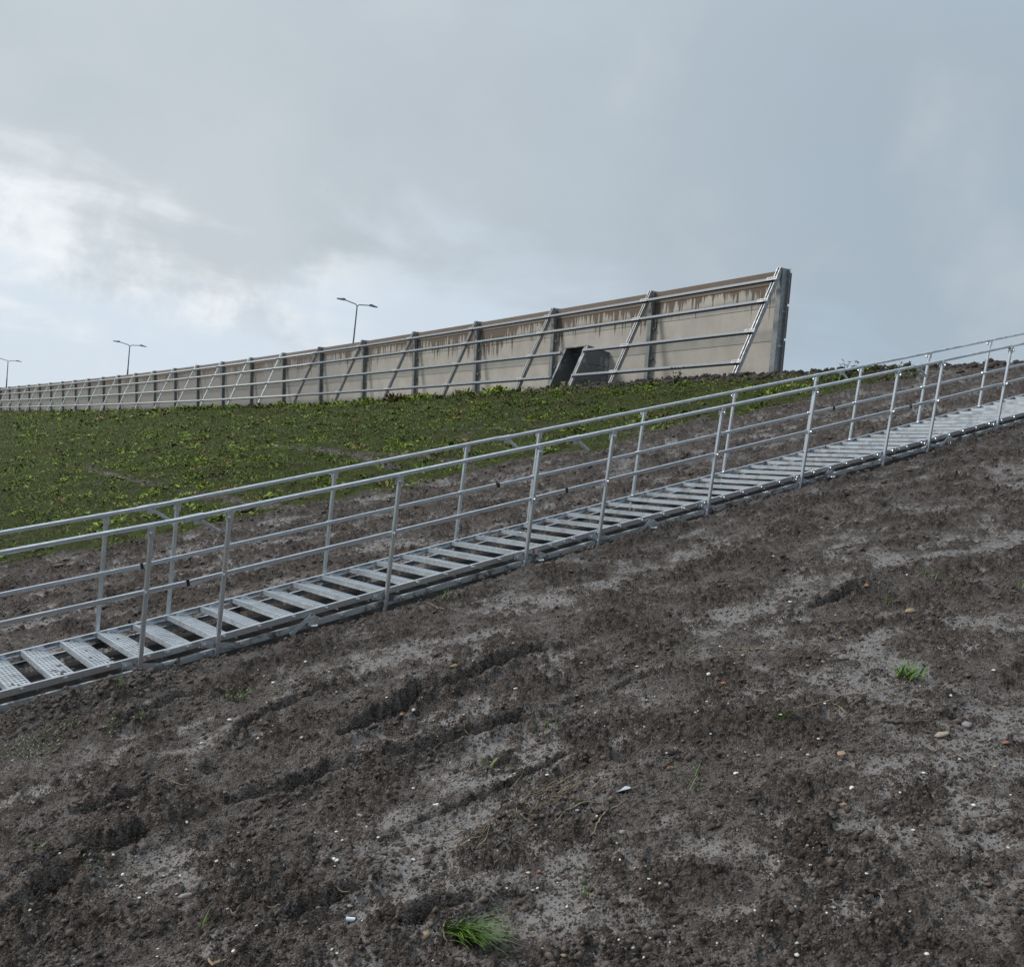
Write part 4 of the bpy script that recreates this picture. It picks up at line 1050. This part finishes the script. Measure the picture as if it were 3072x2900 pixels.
o = lay('ragged_stone', pebble_mesh('rock', M_TAN, 24, 0.35), 2730, 1832, 40, 0.2); tag(o, 'pale ragged stone on the mud above the grass tufts', 'stone')
o = lay('flat_stone', pebble_mesh('rock', M_TAN, 25, 0.3), 2525, 2262, 50, 0.8); tag(o, 'flat sand-coloured stone below the withered stalks', 'stone')
o = lay('long_stone', pebble_mesh('rock', M_ROCK, 26, 0.3), 2830, 2205, 62, 0.4); tag(o, 'long pale stone half buried below the curved root', 'stone')
# bits of litter: a white plastic tube piece and a torn scrap
mb = MB(); P = hit(1050, 2768); mb.tube([P + Vector((-0.016, 0, 0.006)), P + Vector((0.016, 0.004, 0.006))], 0.008, 10)
m, g, b = mat('white_plastic'); b.inputs['Base Color'].default_value = (0.72, 0.76, 0.82, 1); b.inputs['Roughness'].default_value = 0.35; M_WP = m
o = mb.build('plastic_tube', M_WP, None, P, True); tag(o, 'short white plastic tube scrap lying in the mud', 'plastic scrap')
P = hit(1868, 2372); mb = MB()
pts = [(-.03, -.01), (-.01, .008), (.012, .014), (.034, .006), (.03, -.01), (.005, -.014)]
mb.add([P + Vector((a, b_ * 1.5, 0.008 + 0.3 * a + 0.006 * math.sin(90 * a))) for a, b_ in pts] + [P + Vector((a, b_ * 1.5, 0.005 + 0.3 * a + 0.006 * math.sin(90 * a))) for a, b_ in pts],
       [tuple(range(6)), tuple(range(11, 5, -1))] + [(k, (k + 1) % 6, 6 + (k + 1) % 6, 6 + k) for k in range(6)])
m, g, b = mat('grey_plastic'); b.inputs['Base Color'].default_value = (0.45, 0.47, 0.5, 1); b.inputs['Roughness'].default_value = 0.35; M_GP = m
o = mb.build('plastic_scrap', M_GP, None, P); tag(o, 'torn greyish plastic scrap beside the straw stalks', 'plastic scrap')

# ------------------------------------------------------------------ twigs, roots and straw
def stick(name, pts_px, rad, m_, label, cat, group=None, lift=0.006, taper=True, sub=5):
    P = [hit(*p) for p in pts_px]; Q = []
    for a, b_ in zip(P[:-1], P[1:]):
        for k in range(sub):
            q = a.lerp(b_, k / sub); q = q + Vector((random.gauss(0, rad * .5), random.gauss(0, rad * .5), 0)); q.z = max(gz(q.x, q.y), q.z - 0.01) + lift * (0.4 + random.random()); Q.append(q)
    e = P[-1].copy(); e.z += lift; Q.append(e)
    n_ = len(Q); tp = [1.0 - 0.55 * abs(2 * i / (n_ - 1) - 0.75) if taper else 1 for i in range(n_)]
    rad *= 0.66
    mb = MB(); mb.tube(Q, rad, 6, tp); o = mb.build(name, m_, None, Q[0], True); tag(o, label, cat, group); return o
stick('straw_stalk', [(1575, 2500), (1650, 2480), (1760, 2405), (1880, 2398)][1:], 0.005, M_STRAW, 'thick dry straw stalk among the tangle of straw', 'straw')
stick('straw_stalk', [(1545, 2430), (1565, 2450), (1612, 2470)], 0.004, M_STRAW, 'short pale straw bent beside the dark root', 'straw')
stick('straw_stalk', [(1345, 2550), (1430, 2520), (1510, 2495)], 0.005, M_STRAW, 'long grey straw touching the forked black root', 'straw')
stick('straw_stalk', [(1430, 2545), (1460, 2510), (1475, 2468)], 0.004, M_STRAW, 'thin straw crossing the long grey straw', 'straw')
stick('straw_stalk', [(1590, 2440), (1630, 2390), (1680, 2360), (1740, 2350)], 0.005, M_STRAW, 'split straw end at the top of the tangle', 'straw')
stick('straw_stalk', [(1600, 2425), (1560, 2405), (1700, 2370)], 0.004, M_STRAW, 'straw under the split straw end', 'straw')
stick('broken_reed', [(1770, 2520), (1800, 2460), (1830, 2430), (1880, 2400)], 0.006, M_STRAW, 'broken pale reed lying apart from the straw tangle', 'reed')
stick('dark_root', [(1505, 2630), (1525, 2560), (1530, 2500), (1535, 2450)], 0.009, M_TWIG, 'forked black root lying down the mud slope', 'root')
stick('dark_root', [(1480, 2550), (1525, 2520), (1580, 2540)], 0.008, M_TWIG, 'short black root crossing the forked root', 'root')
stick('dark_twig', [(1700, 2290), (1650, 2300), (1830, 2150)][0:1] + [(1760, 2220), (1830, 2140)], 0.004, M_TWIG, 'thin dark twig between the two leaf seedling and the crack', 'twig')
stick('dark_twig', [(1670, 2300), (1720, 2345)], 0.005, M_TWIG, 'short dark twig beside the two leaf seedling', 'twig')
stick('dry_twig', [(1245, 1805), (1290, 1812), (1320, 1830), (1380, 1835), (1440, 1842)], 0.006, M_STRAW, 'long pale twig on the mud below the stairs', 'twig')
stick('dry_twig', [(2205, 1945), (2300, 1950), (2380, 1948), (2478, 1955)], 0.006, M_STRAW, 'long straight tan twig on the bare mud', 'twig')
stick('dry_twig', [(2215, 1955), (2260, 1972)], 0.004, M_STRAW, 'short tan twig forking from the long straight one', 'twig')
stick('dark_twig', [(2490, 1790), (2530, 1765), (2548, 1745)], 0.007, M_TWIG, 'dark twig propped over the upper mud crack', 'twig')
stick('dark_twig', [(2485, 1650), (2550, 1645), (2630, 1622)], 0.008, M_TWIG, 'dark twig lying below the straw wisp', 'twig')
stick('straw_wisp', [(2475, 1600), (2530, 1565), (2590, 1550)], 0.006, M_STRAW, 'wisp of straw on the mud just below the stairs', 'straw')
stick('straw_wisp', [(2510, 1590), (2560, 1556), (2575, 1548)], 0.005, M_STRAW, 'crossing straw in the wisp below the stairs', 'straw')
stick('dry_stalk', [(2360, 2140), (2450, 2110), (2520, 2090), (2700, 2060), (2740, 2040)], 0.006, M_STRAW, 'long withered stalk running up to the leafy grass tuft', 'stalk')
stick('dry_stalk', [(2480, 2100), (2530, 2130), (2570, 2155)], 0.004, M_STRAW, 'thin withered stalk branching below the long one', 'stalk')
stick('dark_twig', [(2930, 1900), (2940, 1940), (2945, 1975)], 0.009, M_TWIG, 'dark reddish twig standing out of the mud', 'twig')
stick('dry_stalk', [(2945, 1875), (2955, 1850), (2975, 1838)], 0.005, M_STRAW, 'bent pale stalk above the reddish twig', 'stalk')
stick('curved_root', [(2640, 2165), (2700, 2170), (2780, 2172), (2850, 2150)], 0.008, M_TWIG, 'curved dark root along the mud edge', 'root')
stick('dark_twig', [(455, 2340), (510, 2345), (560, 2358)], 0.006, M_STRAW, 'brown twig below the footprint hollow', 'twig')
stick('dry_twig', [(970, 2655), (1010, 2668), (1050, 2680)], 0.006, M_STRAW, 'pale twig at the edge of the grey wet film', 'twig')
stick('wood_splinter', [(620, 2893), (650, 2886), (675, 2884)], 0.010, M_TAN, 'reddish wooden splinter lying alone on the mud', 'splinter')
stick('dark_twig', [(690, 2735), (720, 2742), (755, 2745)], 0.005, M_STRAW, 'thin brown twig near the small green blade', 'twig')
stick('dark_twig', [(1010, 2710), (1060, 2715), (1110, 2735)], 0.006, M_TWIG, 'dark twig crossing the lower mud crack', 'twig')
stick('dark_twig', [(1340, 2830), (1330, 2790), (1335, 2765)], 0.005, M_STRAW, 'short pale stem beside the long-bladed grass tuft', 'twig')
stick('dark_twig', [(1660, 2635), (1720, 2605), (1780, 2610)], 0.006, M_TWIG, 'curved dark twig beside the grey wet film', 'twig')
stick('dry_twig', [(800, 2720), (840, 2718), (710, 2700)][0:2], 0.006, M_STRAW, 'tiny straw piece lying alone on the mud', 'straw')
for k in range(26):
    px, py = random.gauss(1640, 60), random.gauss(2395, 26); ln = random.uniform(50, 130); a = random.gauss(-0.55, 0.28)
    stick('heap_straw', [(px, py), (px + ln * math.cos(a) * .5, py + ln * math.sin(a) * .45), (px + ln * math.cos(a), py + ln * math.sin(a))], random.uniform(0.002, 0.004), random.choice([M_STRAW, M_STRAW, M_TWIG]), 'thin straw in the tangled straw heap on the mud', 'straw', 'straws of the tangled heap', 0.012, True, 3)
for k in range(14):
    px, py = random.gauss(1430, 55), random.gauss(2520, 14); ln = random.uniform(60, 130); a = random.gauss(-0.5, 0.15)
    stick('grey_straw', [(px, py), (px + ln * math.cos(a) * .5, py + ln * math.sin(a) * .45), (px + ln * math.cos(a), py + ln * math.sin(a))], random.uniform(0.002, 0.004), random.choice([M_STRAW, M_TWIG, M_TWIG]), 'thin grey straw lying along the forked black root', 'straw', 'grey straws beside the root', 0.010, True, 3)
for k in range(70):
    px, py = random.uniform(60, 3000), random.uniform(1750, 2880)
    ln = random.uniform(25, 75); a = random.uniform(-0.9, 0.5)
    P = hit(px, py)
    if in_bed(np.array([P.x]), np.array([P.y]), 0.2)[0] or P.length > 9: continue
    stick('straw_bit', [(px, py), (px + ln * math.cos(a) * .5, py + ln * math.sin(a) * .3), (px + ln * math.cos(a), py + ln * math.sin(a) * .5)], random.uniform(0.0015, 0.0032), random.choice([M_STRAW, M_TWIG, M_TWIG]), 'thin bit of straw or rootlet lying on the mud', 'straw', 'straw bits on the mud', 0.004, True, 3)

# ------------------------------------------------------------------ grass tufts and small plants
def blades(name, P, n, length, width, lean, m_, spread=0.02, up=0.8, droop=1.0):
    mb = MB()
    for k in range(n):
        a = random.uniform(0, 2 * math.pi); d_ = Vector((math.cos(a), math.sin(a), 0)) * random.uniform(0.3, 1.0) + Vector(lean)
        L = length * random.uniform(0.45, 1.05); w_ = width * random.uniform(0.6, 1.1)
        c = P + Vector((random.gauss(0, spread), random.gauss(0, spread), -0.006)); vd = Vector((d_.x, d_.y, up * random.uniform(.7, 1.3))).normalized()
        side = vd.cross(UP); side = side.normalized() if side.length > 1e-3 else Vector((1, 0, 0)); vs = []; segs = 6
        for s in range(segs + 1):
            q = s / segs; ww = w_ * (1 - q ** 1.6) * 0.5 + 0.0003
            vs += [c - side * ww, c + side * ww]
            vd = (vd + Vector((d_.x, d_.y, -1.0)) * (0.16 * droop * q)).normalized(); c = c + vd * (L / segs)
            fl = gz(c.x, c.y) + 0.003 if s > 2 and length > .05 else -99
            if c.z < fl: c.z = fl
        mb.add(vs, [(2 * s, 2 * s + 1, 2 * s + 3, 2 * s + 2) for s in range(segs)])
    return mb.mesh(name, m_, P)
def tuft(px, py, n, length, width, lean, label, spread=0.015, up=0.8, droop=1.0, group=None):
    P = hit(px, py); t_ = empty('grass_tuft', P, label, 'grass', group)
    link('blades', blades('blades', P, n, length, width, lean, M_BLADE, spread, up, droop), t_)
    mb = MB(); mb.tube([P - UP * 0.02, P + UP * 0.012], 0.012, 6, [1, .4]); mb.build('root_crown', M_TWIG, t_)
tuft(1368, 2790, 110, 0.255, 0.0090, (1.0, -1.25, 0), 'large bright green grass tuft with long blades swept downhill', 0.022, 1.15, 0.9)
tuft(2715, 2030, 44, 0.16, 0.011, (0.1, 0.0, 0), 'leafy dark green grass tuft at the end of withered stalks', 0.035, 0.6, 1.2)
tuft(2335, 2160, 22, 0.11, 0.005, (0.0, 0, 0), 'small upright green tuft below the withered stalks', 0.012, 1.3, 0.6)
tuft(600, 2795, 5, 0.13, 0.006, (0.1, 0, 0), 'single tall green blades near the brown twig', 0.006, 2.4, 0.4)
tuft(1755, 2690, 8, 0.10, 0.004, (0.2, -0.2, 0), 'thin pale green blades beside a white pebble', 0.010, 1.2, 0.8)
tuft(1655, 2190, 9, 0.10, 0.004, (0, 0, 0), 'sparse green blades beside the twig above the seedling', 0.03, 1.8, 0.4)
tuft(1600, 2190, 5, 0.10, 0.004, (0, 0, 0), 'two or three slender green blades on the mud', 0.02, 2.0, 0.4)
tuft(100, 2550, 9, 0.11, 0.004, (0.4, 0, 0), 'thin trailing green blades on a mud ridge', 0.02, 0.8, 1.0)
tuft(360, 2065, 12, 0.13, 0.005, (0.3, -0.2, 0), 'straggling green blades on the mud heap beside the stairs', 0.03, 1.0, 1.0)
tuft(1332, 1800, 12, 0.12, 0.005, (0, 0, 0), 'dark green tuft beside the membrane edge', 0.03, 1.2, 0.8)
tuft(1175, 1820, 5, 0.16, 0.006, (0, 0, 0), 'upright green blades at the foot of a stair post', 0.006, 3.0, 0.3)
tuft(2085, 2370, 7, 0.09, 0.004, (0, 0, 0), 'faint green blades on the darker mud', 0.02, 1.4, 0.7)
tuft(2660, 1808, 7, 0.10, 0.004, (0, 0, 0), 'little green blades under the upper crack', 0.02, 1.8, 0.5)
tuft(2890, 1750, 10, 0.12, 0.005, (0, 0, 0), 'low green tuft on the bare slope high above the cracks', 0.05, 1.2, 0.8)
tuft(2790, 1735, 10, 0.12, 0.005, (0, 0, 0), 'low thin tuft next to the high green tuft', 0.05, 1.2, 0.8)
tuft(3055, 1760, 10, 0.14, 0.006, (0, 0, 0), 'yellow-green tuft at the edge of the bare slope', 0.05, 1.0, 0.9)
tuft(2070, 1930, 9, 0.12, 0.004, (0, 0, 0), 'wispy green blades over the mud ridge', 0.04, 1.3, 0.7)
tuft(2090, 2330, 5, 0.08, 0.004, (0, 0, 0), 'tiny green blades near the flat yellowish stone', 0.015, 1.4, 0.7)
tuft(405, 2630, 5, 0.06, 0.007, (0, 0, 0), 'small round-leaved green seedling among white pebbles', 0.012, 0.8, 1.0)
def leaf(mb, P, d_, L, w_, arch=0.5):
    d_ = Vector(d_).normalized(); s = d_.cross(UP).normalized(); vs = []
    for k in range(5):
        q = k / 4; c = P + d_ * L * q + UP * (L * arch * math.sin(q * 2.6)); ww = w_ * math.sin(math.pi * (0.12 + 0.88 * q)) * .5 + 0.0004
        vs += [c - s * ww - UP * ww * .2, c + UP * 0, c + s * ww - UP * ww * .2]
    mb.add(vs, [(3 * k + j, 3 * k + j + 1, 3 * k + j + 4, 3 * k + j + 3) for k in range(4) for j in range(2)])
P = hit(1462, 2318); sd_ = empty('seedling', P, 'seedling with two broad arched green leaves on the mud', 'seedling')
for dv in ((-0.8, 0.1, 0.7), (0.7, 0.2, 0.8)):
    mb = MB(); leaf(mb, P + UP * 0.008, dv, 0.075, 0.030, 0.35); mb.build('leaf', M_WEED, sd_)
mb = MB(); mb.tube([P - UP * 0.01, P + UP * 0.022], 0.004, 6); mb.build('stem', M_TWIG, sd_)
def weedlet(px, py, n, R_, label, lsz=0.02, group=None):
    P = hit(px, py); w_ = empty('weed', P, label, 'weed', group); mb = MB()
    for k in range(n):
        a = random.uniform(0, 6.28); q = math.sqrt(random.random()) * R_; c = P + Vector((math.cos(a) * q, math.sin(a) * q, 0)); c.z = gz(c.x, c.y) + random.uniform(0.002, 0.02)
        b2 = random.uniform(0, 6.28); leaf(mb, c, (math.cos(b2), math.sin(b2), 0.5), lsz * random.uniform(.6, 1.2), lsz * .5, 0.3)
    mb.build('leaves', M_WEED, w_)
weedlet(715, 2085, 70, 0.09, 'bright green low weed patch on the mud near the stairs', 0.022)
weedlet(820, 2080, 30, 0.08, 'sparse green weed seedlings beside the bright weed patch', 0.016)
weedlet(335, 2195, 40, 0.07, 'small green weed patch on the mud ledge', 0.016)
weedlet(420, 2145, 25, 0.06, 'little green sprigs above the mud ledge weeds', 0.016)
weedlet(100, 2235, 130, 0.18, 'long pale green weed strip on the mud', 0.016)
weedlet(40, 2255, 70, 0.10, 'thin pale green weeds at one end of the weed strip', 0.014)
weedlet(180, 2185, 60, 0.12, 'thin green weeds next to the pale weed strip', 0.014)
weedlet(300, 2605, 14, 0.08, 'few tiny green sprigs on crumbly mud', 0.014)
weedlet(2045, 2320, 12, 0.05, 'tiny green leaves beside the brick chip', 0.014)
def shrub(px, py, h_, n, label, woody=True):
    P = hit(px, py); s_ = empty('crest_weed', P, label, 'weed', 'weeds on the crest'); mb = MB(); ml = MB()
    for k in range(n):
        a = random.uniform(0, 6.28); v = Vector((math.cos(a) * .45, math.sin(a) * .45, 1)).normalized(); L = h_ * random.uniform(.5, 1); pts = [P - UP * .03]
        for q in range(4):
            v = (v + Vector((random.gauss(0, .2), random.gauss(0, .2), .05))).normalized(); pts.append(pts[-1] + v * L / 4)
        mb.tube(pts, 0.008, 5, [1, .9, .7, .5, .3])
        for p in pts[1:]:
            for _ in range(3):
                b2 = random.uniform(0, 6.28); leaf(ml, p, (math.cos(b2), math.sin(b2), .3), h_ * random.uniform(.10, .2), h_ * .07, .2)
    mb.build('stem', M_TWIG, s_); ml.build('leaves', M_WEED, s_)
shrub(2022, 1158, 0.62, 8, 'taller green weed growing at the foot of the barrier')
shrub(1862, 1162, 0.28, 6, 'small green weed at the barrier foot beside the hood')
shrub(1957, 1160, 0.42, 6, 'dry thin weed close to a barrier post')
shrub(2540, 1138, 0.52, 9, 'leafy twig weed on the crest under the handrail lever')
shrub(2685, 1133, 0.40, 6, 'low twig weed on the crest against the sky')
shrub(2745, 1131, 0.36, 5, 'small twig weed on the crest beside the rail joint')
shrub(900, 1212, 0.5, 6, 'dry grass stalks before the seventh barrier bay')
shrub(1205, 1200, 0.6, 8, 'tall dry weed before the fifth barrier bay')

# ------------------------------------------------------------------ the grassed slope: leaves and blades as ground cover
def cover(name, n, t0, t1, dA, dB, lsz, label, bias=1.0):   # leaves grow larger farther off, mounds do not
    t_ = RNG.uniform(t0, t1, n); d_ = dA + (dB - dA) * RNG.uniform(0, 1, n) ** bias
    k = np.clip(t_ / 6.0, 0, NP - 2); kf = np.floor(k).astype(int); fr_ = (t_ / 6.0 - kf)[:, None]
    Pw = WT[kf, :2] + (WT[kf + 1, :2] - WT[kf, :2]) * fr_; ev = WT[kf + 1, :2] - WT[kf, :2]; ev = ev / np.linalg.norm(ev, axis=1)[:, None]
    x = Pw[:, 0] - ev[:, 1] * d_; y = Pw[:, 1] + ev[:, 0] * d_
    az = np.degrees(np.arctan2(x, y)); ok = (az > -41) & (az < 38) & (y > 3); x, y = x[ok], y[ok]
    z, gm_, _ = ground(x, y, fine=False)
    cl = fbm(x * 1.6, y * 1.6, 3, 101)
    fq = 0.13 / lsz; wc, wi = worley(x * fq, y * fq, 4); dome = np.clip(1 - wc / (0.30 + 0.30 * wi), 0, 1) * (wi > 0.35)
    wc2, wi2 = worley(x * fq * 0.42, y * fq * 0.42, 5); big = np.clip(1 - wc2 / 0.55, 0, 1) * (wi2 > 0.72)
    z = z + min(lsz, 0.06) * (1.5 * dome ** 0.7 + 2.2 * big ** 0.7) * RNG.uniform(0.2, 1, len(x))
    cl = cl + 0.30 * dome - 0.12; tone = (0.55 + 0.85 * wi * (dome > 0) + 0.30 * (dome <= 0)) * (0.60 + 0.75 * sm(fbm(x * 0.5, y * 0.5, 3, 121), -0.3, 0.3))
    ok = RNG.uniform(0, 1, len(x)) < gm_ * (0.10 + 1.25 * sm(cl, -0.32, 0.30)); x, y, z, cl, tone, wi2, big, wi, dom = x[ok], y[ok], z[ok], cl[ok], tone[ok], wi2[ok], big[ok], wi[ok], dome[ok]
    n = len(x); a = RNG.uniform(0, 2 * np.pi, n); L = lsz * RNG.uniform(0.4, 1.35, n) * (1 + 0.8 * sm(cl, 0.1, 0.5) + 0.9 * (wi > 0.8) * (dom > 0)); blade = RNG.uniform(0, 1, n) < 0.55
    wd = np.where(blade, L * 0.16, L * 0.52); el = np.where(blade, RNG.uniform(0.3, 1.3, n), RNG.uniform(-0.1, 0.75, n))
    dx_ = np.cos(a) * np.cos(el); dy_ = np.sin(a) * np.cos(el); dz_ = np.sin(el)
    sx, sy = -np.sin(a), np.cos(a); rl = RNG.uniform(-.5, .5, n)
    B = np.stack([x, y, z + L * 0.02], -1); Dv = np.stack([dx_, dy_, dz_], -1) * L[:, None]; S = np.stack([sx, sy, rl], -1) * wd[:, None] * .5
    T = B + Dv - np.stack([0 * x, 0 * x, 0.12 * L], -1); Mi = B + Dv * 0.55 + np.stack([0 * x, 0 * x, 0.10 * L], -1)
    V = np.stack([B, Mi - S, T, Mi + S], 1).reshape(-1, 3)
    Fq = np.arange(4 * n).reshape(n, 4)
    pal = np.array([(0.080, 0.115, 0.014), (0.140, 0.180, 0.024), (0.180, 0.205, 0.042), (0.185, 0.165, 0.046), (0.190, 0.120, 0.048), (0.055, 0.038, 0.022)])
    yl = sm(fbm(x * 0.22 + 5, y * 0.22, 3, 111), -0.05, 0.30)
    q = RNG.uniform(0, 1, n); ci = np.select([q < .30 - .10 * yl, q < .62 - .22 * yl, q < .80 - .20 * yl, q < .80 - .25 * yl + .30 * yl + .05, q < .88 + .10 * yl], [0, 1, 2, 3, 4], 5); ci = np.where((ci == 5) & (RNG.uniform(0, 1, n) < .45), 1, ci)
    cp = np.array([0, 1, 0, 2, 1, 3, 1, 2, 0, 4, 1, 0])[(wi * 11.99).astype(int)]
    ci = np.where((dom > 0) & (RNG.uniform(0, 1, n) < .72), cp, np.where(RNG.uniform(0, 1, n) < .6, RNG.choice(2, n), ci))
    ci = np.where((big > 0) & (wi2 > 0.88) & (RNG.uniform(0, 1, n) < .7), 5, ci)
    c = 1.25 * pal[ci] * RNG.uniform(.7, 1.2, (n, 1)) * tone[:, None]
    me = np_mesh(name, V, Fq, M_LEAF, False); at = me.attributes.new('col', 'FLOAT_COLOR', 'POINT')
    at.data.foreach_set('color', np.repeat(np.concatenate([c, np.ones((n, 1))], 1), 4, 0).astype(np.float32).ravel())
    o = link(name, me); tag(o, label, 'grass', kind='stuff'); return o
cover('grass_cover', 175000, -10.5, 9, 0.4, 26, 0.055, 'low weedy grass covering the slope between soil and barrier')
cover('grass_cover', 95000, 9, 48, 0.4, 30, 0.085, 'weedy grass on the slope farther along the barrier', 1.25)
cover('grass_cover', 46000, 48, 168, 0.4, 34, 0.20, 'distant grass on the slope below the far barrier', 1.6)
# taller clumps along the barrier foot
cover('grass_fringe', 16000, 3, 60, 0.9, 2.6, 0.16, 'taller grass fringe along the barrier foot')

# mud lying on the lowest visible treads
mb_x, mb_y, mb_z, mb_s = [], [], [], []
A, B = SV[0], SV[1]; e = B - A; L = np.linalg.norm(e); e = e / L; eh = e[:2] / np.linalg.norm(e[:2]); tn2 = np.array([-eh[1], eh[0]])
s = 0.0; k = 0
starts = []
while s < L - 0.1: starts.append(s); s += PITCH
for s in starts[5:]:
    for _ in range(26):
        w_ = abs(random.gauss(0.30, 0.22)); q = random.uniform(0.02, 0.18)
        if w_ > 1.0 or random.random() < (0.35 if s < L - 1.2 else 0.75): continue
        P = A + e * s; mb_x.append(P[0] + eh[0] * q + tn2[0] * w_); mb_y.append(P[1] + eh[1] * q + tn2[1] * w_); mb_z.append(P[2] + Z_STR / e[2] * 0 + 0.112 + DZ * w_ / WID); mb_s.append(random.uniform(.006, .022))
SLX, SLY = 0.0, 0.0
o = lumps('mud_smears', np.array(mb_x), np.array(mb_y), np.array(mb_z), np.array(mb_s), M_CLOD, 0.28, 0.35, sink=0.45, stretch=0.6); tag(o, 'dabs of mud lying on the lower perforated treads', 'mud', kind='stuff')
print('verts', sum(len(m.vertices) for m in bpy.data.meshes), 'faces', sum(len(m.polygons) for m in bpy.data.meshes))
